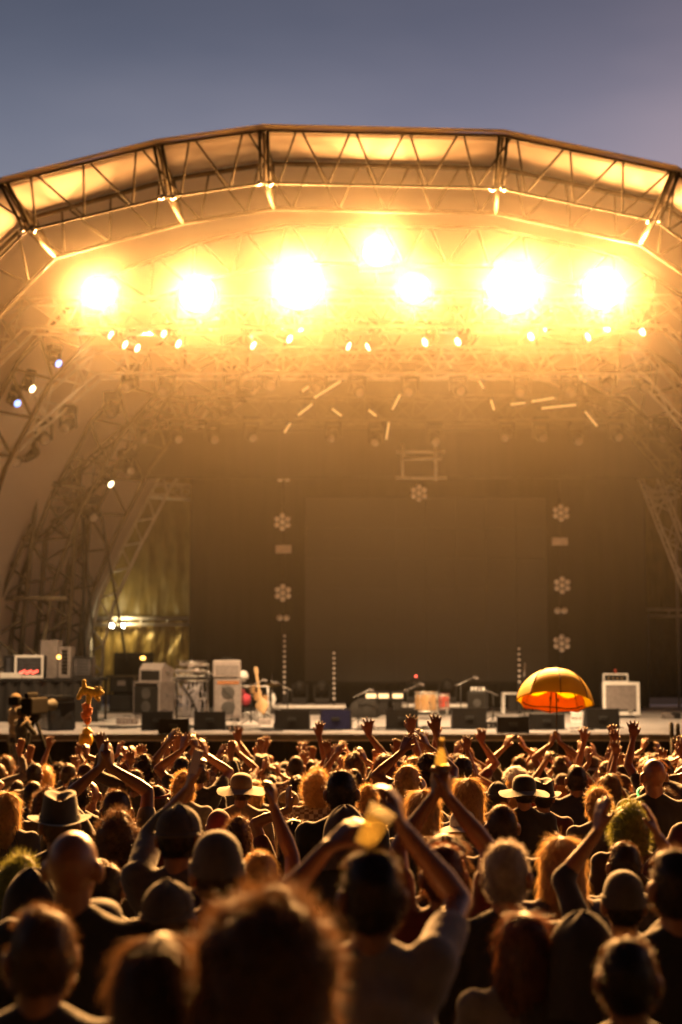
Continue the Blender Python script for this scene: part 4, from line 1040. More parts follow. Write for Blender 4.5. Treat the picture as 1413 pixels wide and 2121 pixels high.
SH = Vector((.185, -.01, 1.415))
def down(s): return dict(w=Vector((s * .25, .07, .90)), dir=Vector((0, .15, -1)), n=Vector((-s, 0, 0)), hint=Vector((s * .5, -1, 0)), curl=.5, spread=.05)
def raised(s, x, y, z, dx=0, dz=1, dy=.1, curl=.18, spread=.15, hint=None, n=None):
    return dict(w=Vector((x, y, z)), dir=Vector((dx, dy, dz)), n=n or Vector((-s * .8, .5, 0)), hint=hint or Vector((s, -.1, -.3)), curl=curl, spread=spread)
POSES = {
    'down': lambda: (down(-1), down(1)),
    'fold': lambda: (raised(-1, -.12, .24, 1.18, .7, .3, .3), raised(1, .12, .24, 1.20, -.7, .3, .3)),
    'clap': lambda: (raised(-1, -.06, .16, 1.82, .18, 1), raised(1, .05, .16, 1.82, -.18, 1)),
    'clap_wide': lambda: (raised(-1, -.13, .14, 1.85, .5, 1), raised(1, .11, .14, 1.84, -.45, 1)),
    'clap_low': lambda: (raised(-1, -.05, .22, 1.70, .25, 1, .2), raised(1, .04, .22, 1.70, -.25, 1, .2)),
    'up_v': lambda: (raised(-1, -.33, .08, 1.86, -.15, 1, spread=.35, n=Vector((0, 1, 0))), raised(1, .30, .10, 1.88, .1, 1, spread=.3, n=Vector((0, 1, 0)))),
    'up_straight': lambda: (raised(-1, -.22, .10, 1.92, 0, 1, spread=.3, n=Vector((0, 1, 0))), raised(1, .20, .12, 1.93, .05, 1, spread=.3, n=Vector((0, 1, 0)))),
    'right_up': lambda: (down(-1), raised(1, .20, .12, 1.92, .05, 1, spread=.3, n=Vector((0, 1, 0)))),
    'left_up': lambda: (raised(-1, -.24, .10, 1.92, -.1, 1, spread=.3, n=Vector((0, 1, 0))), down(1)),
    'right_fist': lambda: (down(-1), raised(1, .26, .1, 1.86, 0, 1, curl=1.4, spread=0)),
    'left_point': lambda: (raised(-1, -.3, .2, 1.84, -.25, 1, .3, curl=.6, spread=.05), down(1)),
}
def soups(al, ar, sleeve=.6, yaw=0, pitch=0, wide=1.0):
    B, T, Q = MB(), MB(), MB()
    rh = Matrix.Rotation(yaw, 3, 'Z') @ Matrix.Rotation(pitch, 3, 'X'); pv = Vector((0, 0, 1.53))
    hp = lambda x, y, z: pv + rh @ (Vector((x, y, z)) - pv)
    B.ell(hp(0, -.004, 1.655), (.077, .096, .096), rh, 16, 12); B.ell(hp(0, .026, 1.595), (.061, .068, .078), rh, 14, 10); B.ell(hp(0, .058, 1.555), (.042, .04, .028), rh)
    B.cap(hp(0, .09, 1.645), .010, hp(0, .112, 1.612), .0145, 8); B.ell(hp(0, .088, 1.573), (.024, .012, .011), rh)
    for s in (-1, 1):
        B.ell(hp(s * .087, -.01, 1.625), (.017, .027, .038), rh); B.ell(hp(s * .03, .088, 1.672), (.022, .012, .008), rh); B.ell(hp(s * .031, .082, 1.648), (.012, .011, .009), rh)
    B.cap((0, -.018, 1.40), .062, hp(0, -.008, 1.59), .056, 12); T.cap((0, -.022, 1.38), .075, (0, -.02, 1.47), .066, 12)
    for M_, e in ((B, 0), (T, .016)):
        M_.ell((0, -.01, 1.29), (.162 * wide + e, .112 + e, .18 + e), None, 16, 12); M_.ell((0, 0, 1.10), (.148 * wide + e, .105 + e, .17 + e), None, 16, 12)
        M_.cap((-.135 * wide, -.012, 1.405), .062 + e, (.135 * wide, -.012, 1.405), .062 + e, 12)
        for s in (-1, 1): M_.cap((s * .13 * wide, -.015, 1.42), .05 + e, (s * .03, -.018, 1.475), .048 + e * .8, 10)
    T.ell((0, -.005, .95), (.172, .128, .13), None, 16, 10)
    for M_, e in ((B, 0), (Q, .015)):
        M_.ell((0, -.01, .93), (.155 + e, .112 + e, .12), None, 14, 10)
        for s in (-1, 1):
            M_.ell((s * .07, -.05, .88), (.085 + e, .085 + e, .09)); M_.cap((s * .085, 0, .88), .082 + e, (s * .10, .01, .50), .056 + e, 10)
            M_.cap((s * .10, .01, .50), .055 + e, (s * .105, -.025, .30), .052 + e, 10); M_.cap((s * .105, -.025, .30), .052 + e, (s * .11, -.03, .09), .038 + e * 1.4, 10)
    for s in (-1, 1):
        B.cap((s * .11, -.05, .042), .042, (s * .115, .02, .04), .04, 10); B.cap((s * .115, .02, .04), .038, (s * .13, .15, .028), .027, 10)
    for s, a in ((-1, al), (1, ar)):
        S_ = Vector((s * SH.x * wide, SH.y, SH.z)); up = max(0, min(1, (a['w'].z - 1.2) / .6)); S_ += Vector((-s * .02, .0, .055)) * up
        E, W_ = ik(S_, a['w'], a['hint'])
        for M_, e in ((B, 0), (T, .016)): M_.cap((s * .12 * wide, -.012, 1.39), .068 + e * .8, S_, .060 + e, 10)
        B.cap(S_, .052, S_.lerp(E, .5), .047, 10); B.cap(S_.lerp(E, .5), .047, E, .038, 10); B.cap(E, .038, E.lerp(W_, .3), .041, 10); B.cap(E.lerp(W_, .3), .041, E.lerp(W_, .7), .030, 10); B.cap(E.lerp(W_, .7), .030, W_, .025, 10)
        hand(B, W_, a['dir'], a['n'], s, a['curl'], a['spread'])
        if sleeve > 0:
            k = min(1, sleeve); T.cap(S_, .068, S_.lerp(E, k), .062 - .008 * k, 10)
            if sleeve > 1: T.cap(E, .056, E.lerp(W_, sleeve - 1), .043, 10)
        a['E'], a['W'] = E, W_
    return B, T, Q
QUEUE = []
wr_tex = bpy.data.textures.new('cloth_folds', 'CLOUDS'); wr_tex.noise_scale = .16
TMP = bpy.data.collections.new('working'); COL.children.link(TMP)
def enqueue(mb, name, vox, m, it, disp=0):
    o = bpy.data.objects.new(name, mb.mesh(name, m)); TMP.objects.link(o)
    r = o.modifiers.new('r', 'REMESH'); r.mode = 'VOXEL'; r.voxel_size = vox; r.use_smooth_shade = True
    s = o.modifiers.new('s', 'SMOOTH'); s.factor = .5; s.iterations = it
    if disp:
        d = o.modifiers.new('d', 'DISPLACE'); d.texture = wr_tex; d.strength = disp; d.mid_level = .5
    QUEUE.append(o); return o
def flush():
    bpy.context.view_layer.update(); dg = bpy.context.evaluated_depsgraph_get(); out = {}
    for o in QUEUE:
        me = bpy.data.meshes.new_from_object(o.evaluated_get(dg)); me.name = o.name
        me.polygons.foreach_set('use_smooth', [True] * len(me.polygons)); out[o.name] = me
    for o in list(QUEUE): bpy.data.objects.remove(o)
    QUEUE.clear(); return out

# hair and hats, built about the head pivot (0, 0, 1.53)
ST = {  # rx, ry, rz, cy, cz, length, widths going down, noise
    'short': (.083, .102, .110, -.006, .125, .10, (1, 1.0, .90, .68), .006),
    'crop': (.079, .098, .101, -.006, .126, .09, (1, 1.0, .9, .70), .002),
    'tousled': (.092, .110, .118, -.008, .125, .12, (1, 1.02, .92, .70), .014),
    'curly': (.116, .124, .130, -.012, .12, .17, (1, 1.05, .95, .7), .018),
    'frizz': (.134, .130, .120, -.03, .12, .46, (1, 1.06, 1.04, .9), .022),
    'long': (.093, .112, .116, -.012, .125, .44, (1, 1.05, 1.12, .9), .008),
    'bob': (.098, .114, .118, -.012, .125, .24, (1, 1.08, 1.1, .95), .008),
}
def hair_mesh(style, n, wd, seed):
    rx, ry, rz, cy, cz, ln, wp, ns = ST[style]; r0 = random.Random(seed)
    def pos(u, v):
        f = 2 * math.pi * u
        if v < .45: a = v / .45 * math.pi / 2; z = cz + rz * math.cos(a); rho = math.sin(a)
        else:
            t = (v - .45) / .55; z = cz - ln * t; k = t * 3; i = min(int(k), 2); rho = wp[i] + (wp[i + 1] - wp[i]) * (k - i)
        x = rx * rho * math.cos(f); y = ry * rho * math.sin(f)
        hl = cz + .045 + .03 * (abs(math.cos(f)) - .5)
        if y > 0 and z < hl: y = min(y, max(.0, .02 if style in ('long', 'bob', 'frizz', 'curly') else .004)) if abs(x) > .05 else min(y, -.02)
        p = Vector((x, y + cy, z))
        return p + Vector((x, y, (z - cz) * .6)).normalized() * ns * (noise.noise(p * (22 if ns < .01 else 14) + Vector((seed, 0, 0))) * 1.3)
    q = MB(); q.grid(pos, 40, 26)
    last = q.v[-41:]; q.add(last[:-1], [tuple(range(40))])
    for i in range(n):
        u, v = r0.random(), r0.random() ** .7 * .985
        p = pos(u, v); e = 1e-2; tu = pos(u + e, v) - p; tv = pos(u, min(v + e, .999)) - p
        nn = tv.cross(tu); nn = nn.normalized() if nn.length > 1e-9 else Vector((0, 0, 1))
        if nn.dot(Vector((p.x, p.y - cy, (p.z - cz)))) < 0: nn = -nn
        if p.y > .05 and p.z < cz + .04: continue
        dn = tv.normalized() if tv.length > 1e-9 else Vector((0, 0, -1)); rv = Vector((r0.uniform(-1, 1), r0.uniform(-1, 1), r0.uniform(-1, 1))) * .5 + noise.noise_vector(p * 26 + Vector((seed, 0, 0))) * 1.3      # strands lie in locks
        if style in ('short', 'crop'): L, d_ = r0.uniform(.010, .032) * (.75 if style == 'crop' else 1), nn * .6 + dn * .6 + rv * .55
        elif style == 'tousled': L, d_ = r0.uniform(.02, .055), nn * .7 + dn * .5 + rv * .7
        elif style == 'curly': L, d_ = r0.uniform(.02, .065), nn * .9 + rv * 1.0
        elif style == 'frizz': L, d_ = r0.uniform(.02, .065), nn * .8 + dn * .3 + rv * .9
        else: L, d_ = r0.uniform(.04, .10), nn * .22 + dn * 1.0 + rv * .28
        d_ = d_.normalized(); sd = d_.cross(rv); sd = sd.normalized() * wd if sd.length > 1e-6 else Vector((wd, 0, 0))
        c = p - nn * .004; vs = []; k_ = 1.6 if style in ('curly', 'frizz') else .5
        for j in range(4):
            w_ = sd * (1 - .28 * j); vs += [c - w_, c + w_]; c = c + d_ * L / 3
            d_ = (d_ + Vector((r0.uniform(-k_, k_), r0.uniform(-k_, k_), r0.uniform(-k_, k_) - (.25 if style in ('long', 'bob') else 0))) * .5).normalized()
        q.add(vs, [(0, 1, 3, 2), (2, 3, 5, 4), (4, 5, 7, 6)])
    return q.mesh('hair')
HAIR = {}
def hair(style, near):
    k = (style, near)
    if k not in HAIR:
        HAIR[k] = [hair_mesh(style, (9000 if style == 'frizz' else 5000 if style in ('curly', 'long') else 3800) if near else 700, .0011 if near else .0026, 7 * i + len(style)) for i in range(2)]
    return rnd.choice(HAIR[k])
def hat_mesh(kind):
    q = MB()
    if kind == 'fedora':
        def crown(u, v):
            f = 6.28319 * u; t = min(1, v / .75); rr = 1 - .22 * t - (0 if v < .75 else (v - .75) / .25 * .78)
            z = .13 + .13 * t - (0 if v < .75 else .02 * (v - .75) / .25); x = .096 * rr * math.cos(f); y = .118 * rr * math.sin(f)
            z -= .028 * math.exp(-(x / .03) ** 2) * max(0, (v - .4) / .6); z += .012 * (y / .11) * t
            return (x, y - .004, z)
        q.grid(crown, 36, 16)
        def brim(u, v):
            f = 6.28319 * u; k = 1 + .62 * v; x = .094 * k * math.cos(f); y = .116 * (1 + .5 * v) * math.sin(f)
            return (x, y - .004, .132 + .022 * v * abs(math.cos(f)) ** 1.5 - .012 * v * max(0, math.sin(f)))
        q.grid(brim, 36, 5)
        q.lathe([(.098, .135), (.0985, .16), (.094, .162)], (0, 0, 0), 30)
    elif kind == 'cap':
        q.grid(lambda u, v: ((.088 + .004 * math.cos(v * 1.5)) * math.cos(u * 6.28319) * math.cos(v * 1.5708), .108 * math.sin(u * 6.28319) * math.cos(v * 1.5708) - .004, .14 + .10 * math.sin(v * 1.5708)), 30, 10)
        q.grid(lambda u, v: ((u - .5) * .16 * (1 - .25 * v * v), .085 + .085 * v * (1 - (2 * u - 1) ** 2 * .45), .145 - .03 * (2 * u - 1) ** 2 - .012 * v), 12, 5)
        q.grid(lambda u, v: ((.091) * math.cos(u * 6.28319), .111 * math.sin(u * 6.28319) - .004, .118 + .03 * v), 30, 1)
        q.ell((0, -.004, .242), (.009, .009, .006))
        for k in range(6): q.path([((.090 + .004 * math.cos(v * .15)) * math.cos(k * 1.0472 + .5) * math.cos(v * .15708), .110 * math.sin(k * 1.0472 + .5) * math.cos(v * .15708) - .004, .14 + .1015 * math.sin(v * .15708)) for v in range(11)], .0022, 5)
        q.path([(.093 * math.cos(R(190 + k * 16)), .113 * math.sin(R(190 + k * 16)) - .004, .128) for k in range(11)], .006, 6)
    elif kind == 'beanie':
        q.grid(lambda u, v: ((.090 + .002 * math.sin(u * 250)) * math.cos(u * 6.28319) * math.cos(v ** 1.3 * 1.5708), .110 * math.sin(u * 6.28319) * math.cos(v ** 1.3 * 1.5708) - .004, .11 + .145 * math.sin(v * 1.5708)), 40, 12)
        q.lathe([(.088, .10), (.097, .105), (.098, .145), (.09, .15)], (0, 0, 0), 30)
    elif kind == 'sunhat':
        q.grid(lambda u, v: (.094 * math.cos(u * 6.28319) * math.cos(v ** 1.6 * 1.5708), .114 * math.sin(u * 6.28319) * math.cos(v ** 1.6 * 1.5708), .13 + .12 * math.sin(v * 1.5708)), 34, 10)
        q.grid(lambda u, v: ((.092 + .11 * v) * math.cos(u * 6.28319), (.112 + .11 * v) * math.sin(u * 6.28319), .132 - .035 * v + .014 * v * math.sin(u * 19)), 40, 4)
    elif kind == 'fur':
        r0 = random.Random(3)
        for i in range(26):
            a_, e_ = r0.uniform(0, 6.28), r0.uniform(.1, 1.4); q.ell((.09 * math.cos(a_) * math.cos(e_), .1 * math.sin(a_) * math.cos(e_), .15 + .09 * math.sin(e_)), (.045, .045, .04), nu=8, nv=6)
        for i in range(500):
            a_, e_ = r0.uniform(0, 6.28), r0.uniform(-.1, 1.5); d_ = Vector((math.cos(a_) * math.cos(e_), math.sin(a_) * math.cos(e_), math.sin(e_))); p = Vector((d_.x * .125, d_.y * .135, .15 + d_.z * .115)); s_ = d_.cross(Vector((r0.uniform(-1, 1), r0.uniform(-1, 1), 1))).normalized() * .003
            e2 = p + d_ * .03 + Vector((0, 0, -.01)); q.add([p - s_, p + s_, e2], [(0, 1, 2)])
    elif kind == 'hood':
        q.grid(lambda u, v: ((.105 + .06 * (1 - v) ** 2) * math.cos(u * 6.28319) * (math.cos(max(0, v - .4) / .6 * 1.5708)), (.118 + .05 * (1 - v) ** 2) * math.sin(u * 6.28319) * math.cos(max(0, v - .4) / .6 * 1.5708) - .015, -.10 + .22 * min(1, v / .4) + .135 * math.sin(max(0, v - .4) / .6 * 1.5708) + .006 * math.sin(u * 30)), 40, 20)
    return q.mesh(kind)
HATS = {}
def hat(k):
    if k not in HATS: HATS[k] = hat_mesh(k)
    return HATS[k]
REALW = dict(short=.170, crop=.164, tousled=.20, curly=.245, frizz=.27, long=.20, bob=.21, bald=.156, cap=.185, fedora=.195, beanie=.195, sunhat=.19, fur=.25, hood=.22)
TOPH = dict(short=.233, crop=.228, tousled=.245, curly=.25, frizz=.255, long=.241, bob=.243, bald=.222, cap=.243, fedora=.262, beanie=.255, sunhat=.25, fur=.27, hood=.255)
PEOPLE = []
USED = []          # (x, y) of feet
def place(px, py, wpx, style):
    d = FPX * REALW[style] / wpx
    for k in range(400):
        h = (P(px, py, d).z - ground_z(d)) * 1.75 / (1.53 + TOPH[style])
        if h < 1.50: d *= .99
        elif h > 1.93: d *= 1.01
        else: break
    p = P(px, py, d)
    return Vector((p.x, d, ground_z(d))), h / 1.75
def setmat(o, m):
    o.material_slots[0].link = 'OBJECT'; o.material_slots[0].material = m
def child(name, me, root, m):
    o = bpy.data.objects.new(name, me); COL.objects.link(o); o.parent = root
    if len(me.materials) == 0: me.materials.append(m)
    setmat(o, m); return o
def headgear(root, style, hc, hm_, near, yaw, pitch, under):
    pc = (0, 0, 1.53); rot = (pitch, 0, yaw)
    if style in ST:
        o = child('hair', hair(style, near), root, HC[hc]); o.location = pc; o.rotation_euler = rot
    elif style != 'bald':
        if style != 'hood':
            o = child('hair', hair(under or 'crop', near), root, HC[hc]); o.location = (0, 0, 1.528); o.rotation_euler = rot
        o = child('hood' if style == 'hood' else 'cap' if style == 'cap' else 'hat', hat(style), root, hm_); o.location = pc; o.rotation_euler = rot

# key people, as the photo shows them: head px, top py, head width, style, hair, top, label, options
KEY = [
 (768, 1757, 145, 'short', 'dark', 'white', 'large man front centre in pale T-shirt raising a plastic cup', dict(dfix=3.95, hint=(.3, -.9), L=(718, 1722, .26, .75, .6), R=(822, 1668, .26, -.25, 1), curl=(.9, .9), skin=1, near=1)),
 (550, 1828, 262, 'frizz', 'brown', 'black', 'person with huge frizzy glowing hair at the bottom, nearest the camera', dict(near=1)),
 (330, 1936, 190, 'long', 'brown', 'brown', 'long haired person at the bottom left of the frizzy haired one', dict(near=1)),
 (85, 1878, 140, 'short', 'brown', 'black', 'dark person at bottom left corner with a shining blond crown', dict(near=1, yaw=.3)),
 (1205, 1886, 122, 'hood', 'dark', 'black', 'dark hooded person at bottom right, in front of grey capped one', dict(near=1, hat=HATM['black'])),
 (1085, 1886, 125, 'bob', 'auburn', 'grey', 'red haired person at bottom right, left of the hooded one', dict(near=1)),
 (1290, 1801, 105, 'beanie', 'dark', 'navy', 'grey beanie wearer at right with both bare forearms raised', dict(L=(1243, 1690, .1, .2, 1), R=(1352, 1702, .1, -.3, 1), near=1, hat=HATM['grey'], sleeve=1.2)),
 (350, 1819, 118, 'cap', 'dark', 'black', 'person in a grey cap with a lit ridge, above the long haired one', dict(near=1, hat=HATM['grey'])),
 (205, 1862, 110, 'sunhat', 'brown', 'black', 'person in dark round hat between the blond crown and grey cap', dict(near=1, hat=HATM['black'])),
 (425, 1831, 60, 'short', 'dark', 'navy', 'dark haired head just right of the lower grey cap', dict(near=1)),
 (1398, 1756, 110, 'short', 'dark', 'black', 'broad dark haired head cut off by the right photo edge', dict(near=1)),
 (1300, 1940, 130, 'short', 'dark', 'black', 'very dark person in the bottom right corner, below the beanie', dict(near=1)),
 (155, 1719, 100, 'bald', 'dark', 'black', 'bald man at left whose scalp shines in the stage light', dict(near=1, yaw=-.2)),
 (245, 1683, 97, 'curly', 'brown', 'olive', 'curly headed person right beside the bald man', dict(near=1)),
 (125, 1641, 84, 'fedora', 'brown', 'brown', 'person in a brimmed felt hat behind the bald man', dict(near=1, hat=HATM['grey'])),
 (243, 1636, 62, 'short', 'brown', 'grey', 'person clapping high overhead with large joined hands, at left', dict(L=(211, 1565, .05, .1, 1), R=(228, 1565, .05, -.1, 1), near=1, skin=1, spread=.12)),
 (372, 1664, 92, 'cap', 'dark', 'grey', 'grey capped person raising a phone hand, left of centre', dict(L=(398, 1600, .25, .15, 1), hint=(.2, -1.1), near=1, hat=HATM['grey'], curl=(1.0, .3), sleeve=1.4)),
 (450, 1718, 116, 'beanie', 'dark', 'maroon', 'person in a large smooth grey knit cap left of centre', dict(near=1, hat=HATM['grey'])),
 (495, 1690, 66, 'tousled', 'brown', 'brown', 'tousled brown head right above the smooth grey knit cap', dict(near=1)),
 (539, 1763, 82, 'short', 'blond', 'navy', 'short fair haired person above the frizzy hair, one arm up', dict(R=(566, 1640, .22, 0, 1), hint=(.3, -.8), near=1, curl=(.3, 1.2))),
 (608, 1695, 56, 'bob', 'dark', 'maroon', 'dark bobbed head with lit arm beside it, left of centre man', dict(L=(598, 1655, .0, -.1, 1))),
 (708, 1593, 62, 'short', 'dark', 'black', 'round dark haired head standing tall above the clapping man', dict(near=1)),
 (657, 1596, 62, 'curly', 'blond', 'plaid', 'curly blond person in a checked shirt left of the round dark head', dict(near=1)),
 (716, 1668, 84, 'hood', 'dark', 'black', 'hooded person just behind the raised plastic cup', dict(near=1, hat=HATM['brown'])),
 (617, 1605, 42, 'long', 'dark', 'black', 'long dark hair left of the curly blond person', dict()),
 (597, 1636, 38, 'cap', 'brown', 'beige', 'person in pale cap turned sideways to the right', dict(yaw=-1.4, hat=HATM['straw'])),
 (762, 1625, 50, 'tousled', 'blond', 'black', 'fair tousled head right of the round dark head', dict(near=1)),
 (875, 1636, 70, 'long', 'blond', 'black', 'long fair haired woman right of the clapping hands', dict(near=1)),
 (918, 1748, 92, 'short', 'auburn', 'maroon', 'reddish haired man holding up a beer bottle in both hands', dict(L=(904, 1612, .15, .1, 1), R=(924, 1616, .13, -.1, 1), near=1, curl=(1.1, 1.1))),
 (958, 1677, 58, 'sunhat', 'dark', 'blue', 'person in a white brimmed hat right of the beer bottle arms', dict(hat=HATM['white'], near=1)),
 (968, 1611, 64, 'long', 'blond', 'purple', 'long blond haired woman glowing at the edges, right of the bottle', dict(near=1)),
 (1038, 1665, 66, 'crop', 'brown', 'black', 'crop haired head directly above the white haired man', dict(near=1)),
 (1050, 1744, 97, 'short', 'grey', 'black', 'white haired older man right of centre in a dark top', dict(near=1, yaw=-.35)),
 (1124, 1613, 52, 'fedora', 'dark', 'maroon', 'man in black felt hat and dark red shirt, right of centre', dict(near=1, hat=HATM['black'], skin=1)),
 (1085, 1604, 52, 'sunhat', 'dark', 'black', 'person in wide dark hat left of the red shirted hat man', dict(hat=HATM['black'])),
 (1032, 1618, 48, 'cap', 'dark', 'grey', 'grey ball cap wearer left of the wide dark hat', dict(hat=HATM['grey'])),
 (1068, 1588, 52, 'fur', 'blond', 'red', 'person in a fluffy white hat with red beneath', dict(hat=HC['white'])),
 (1238, 1631, 58, 'tousled', 'blond', 'grey', 'tousled fair head behind the raised forearm at right', dict(near=1)),
 (1305, 1665, 88, 'curly', 'green', 'brown', 'person in a yellow green curly wig at right', dict(near=1, big=1)),
 (1368, 1631, 62, 'curly', 'dark', 'black', 'dark curly head by the right photo edge', dict(near=1)),
 (1342, 1624, 46, 'short', 'brown', 'black', 'person wearing a green glow ring in the hair', dict(ring=1)),
 (1352, 1571, 46, 'bald', 'dark', 'black', 'bald man in the middle rows at far right', dict(skin=0)),
 (1290, 1743, 74, 'short', 'dark', 'black', 'dark haired head below the yellow green wig', dict(near=1)),
 (1193, 1584, 42, 'short', 'dark', 'navy', 'person in dark blue jacket leaning behind the red shirted man', dict(sleeve=1.9)),
 (1264, 1602, 46, 'bob', 'brown', 'brown', 'bobbed person with one bent arm raised, below umbrella right side', dict(L=(1217, 1566, .0, -.2, 1))),
 (43, 1776, 74, 'curly', 'green', 'black', 'person with yellow green lit hair at left photo edge', dict(near=1)),
 (70, 1797, 84, 'hood', 'dark', 'black', 'dark hooded shape below the yellow green lit hair at left', dict(near=1, hat=HATM['black'])),
 (222, 1787, 66, 'short', 'dark', 'black', 'dark head with thin bright rim right of the bald man', dict(near=1)),
 (455, 1676, 50, 'beanie', 'dark', 'brown', 'person in a shiny red headscarf above the smooth grey cap', dict(hat=HATM['red'])),
 (325, 1626, 48, 'crop', 'brown', 'maroon', 'crop haired head with red headband by the phone arm', dict(band=1)),
 (382, 1597, 50, 'tousled', 'blond', 'grey', 'fair haired head behind the raised phone hand', dict(near=1)),
 (163, 1609, 50, 'short', 'dark', 'black', 'neat dark head left of the high clapping hands', dict(near=1)),
 (97, 1633, 62, 'curly', 'brown', 'brown', 'curly brown head just behind the brimmed felt hat', dict(near=1)),
 (70, 1618, 40, 'short', 'dark', 'navy', 'small dark head left of the brimmed felt hat', dict()),
 (37, 1616, 32, 'short', 'dark', 'black', 'smallest dark head of three near the left edge', dict()),
 (73, 1581, 33, 'short', 'dark', 'grey', 'dark head in far rows under the television camera', dict()),
 (95, 1588, 40, 'curly', 'blond', 'grey', 'curly fair head in the far rows near left edge', dict()),
 (143, 1581, 32, 'short', 'dark', 'brown', 'dark head in far rows left of the plush totem pole', dict()),
 (500, 1600, 50, 'sunhat', 'brown', 'beige', 'person in straw brimmed hat in the middle rows left of centre', dict(hat=HATM['straw'])),
 (528, 1615, 40, 'bob', 'blond', 'grey', 'fair bobbed head right of the straw hat', dict()),
 (281, 1594, 37, 'short', 'brown', 'olive', 'brown head in middle rows right of the clapping hands', dict()),
 (15, 1640, 60, 'long', 'blond', 'grey', 'long fair hair cut off by the left photo edge', dict(near=1)),
 (1160, 1566, 33, 'short', 'brown', 'black', 'person holding up the yellow umbrella with both hands', dict(L=(1144, 1527, .0, .15, 1), R=(1157, 1524, .0, -.1, 1), curl=(1.2, 1.3), dfix=16.6)),
 (1075, 1567, 30, 'short', 'brown', 'olive', 'person clapping overhead left of the umbrella holder', dict(pose='clap_wide')),
 (177, 1582, 31, 'short', 'brown', 'grey', 'person holding up the pole of the yellow plush totem', dict(R=(181, 1552, .0, 0, 1), curl=(.4, 1.4), dfix=14.5)),
]
KEYB = []
for i, (px, py, wp, st_, hc, top, lab, o_) in enumerate(KEY):
    loc, sc = place(px, py, wp, st_)
    if 'dfix' in o_:
        d = o_['dfix']; p = P(px, py, d); loc = Vector((p.x, d, ground_z(d))); sc = (p.z - loc.z) / (1.53 + TOPH[st_])
    USED.append((loc.x, loc.y))
    rz = rnd.uniform(-.15, .15)
    loc.z -= 0
    yaw = o_.get('yaw', rnd.uniform(-.25, .25)); pitch = rnd.uniform(-.06, .1)
    al, ar = POSES[o_.get('pose', 'down')]()
    inv = Matrix.Rotation(-rz, 3, 'Z'); cu = o_.get('curl', (.25, .25))
    for s, key, a in ((-1, 'L', al), (1, 'R', ar)):
        if key in o_:
            hx, hy, dd, tx, tz = o_[key]
            hp = inv @ (P(hx, hy, loc.y + dd) - loc) / sc; dr = Vector((tx, .15, tz)).normalized()
            a.update(w=hp - dr * .07, dir=dr, n=Vector((-s * .9, .35, 0)), hint=Vector((s * 1.0, o_.get('hint', (.25, -.45))[0], o_.get('hint', (.25, -.45))[1])), curl=cu[0 if s < 0 else 1], spread=o_.get('spread', .12))
    B, T, Q = soups(al, ar, o_.get('sleeve', rnd.choice((.55, .6, 1.0, 1.9)) if 'L' not in o_ and 'R' not in o_ else .55), yaw, pitch)
    nr = o_.get('near', 0)
    enqueue(B, 'kb%d' % i, .0085 if ('L' in o_ or 'R' in o_ or 'pose' in o_) else .0105, SKIN[0], 3); enqueue(T, 'kt%d' % i, .014, CL['black'], 4, .022)
    KEYB.append((loc, sc, rz, yaw, pitch, al, ar))
    if i == 0: enqueue(Q, 'trousers', .018, CL['denim'], 4, .02)
PR = ['down', 'down', 'fold', 'clap', 'clap', 'clap_wide', 'clap_low', 'up_v', 'up_straight', 'right_up', 'left_up', 'right_fist', 'left_point', 'clap', 'up_v', 'right_up', 'left_up', 'clap_wide', 'clap_low']
PRH = []
for i, ps in enumerate(PR):
    al, ar = POSES[ps]()
    for a in (al, ar):
        if a['w'].z > 1.3: a['w'] = a['w'] + Vector((rnd.uniform(-.07, .07), rnd.uniform(-.05, .1), rnd.uniform(-.11, .04))); a['hint'] = a['hint'] + Vector((0, rnd.uniform(-.2, .5), rnd.uniform(-.5, .2))); a['spread'] = rnd.uniform(.14, .38); a['curl'] = a['curl'] + rnd.uniform(0, .35)
    yw = (0, .35, -.2, 0, .2, -.3, .1, 0, -.2, .25, -.25, .1, -.1, -.4, .3, 0, .4, .1, -.15)[i]
    B, T, Q = soups(al, ar, (.6, 1.9, 1.9, .55, 1.0, .5, 1.5, .5, .55, .6, .5, 1.8, .6, .4, 1.7, 1.0, 1.6, .6, .5)[i], yw, .03, .93 if i % 2 else 1.0)
    enqueue(B, 'pb%d' % i, .0085, SKIN[0], 3); enqueue(T, 'pt%d' % i, .017, CL['black'], 3, .022); PRH.append((ps, yw))
MESH = flush()
bpy.data.collections.remove(TMP)
CROWD = 'crowd watching the stage'
for i, (px, py, wp, st_, hc, top, lab, o_) in enumerate(KEY):
    loc, sc, rz, yaw, pitch, al, ar = KEYB[i]
    r = thing('person', lab, 'person', loc, rz, CROWD); r.scale = (sc,) * 3
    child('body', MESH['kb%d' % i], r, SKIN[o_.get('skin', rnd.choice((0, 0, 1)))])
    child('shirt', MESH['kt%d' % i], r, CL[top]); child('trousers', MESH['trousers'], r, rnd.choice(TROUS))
    headgear(r, st_, hc, o_.get('hat'), o_.get('near', 0), yaw, pitch, 'long' if (st_ == 'fur') else None)
    if o_.get('ring') or o_.get('band'):
        q = MB(); n = 28; q.path([(.098 * math.cos(k * 6.2832 / n), .112 * math.sin(k * 6.2832 / n), .165 + .02 * math.sin(k * 6.2832 / n)) for k in range(n + 1)], .007 if o_.get('ring') else .011, 6)
        h = q.build('glow_ring' if o_.get('ring') else 'headband', M_glow if o_.get('ring') else CL['red'], r); h.location = (0, 0, 1.53); h.rotation_euler = (.3 if o_.get('ring') else 0, 0, 0)
    PEOPLE.append((px, py, loc.y, lab))

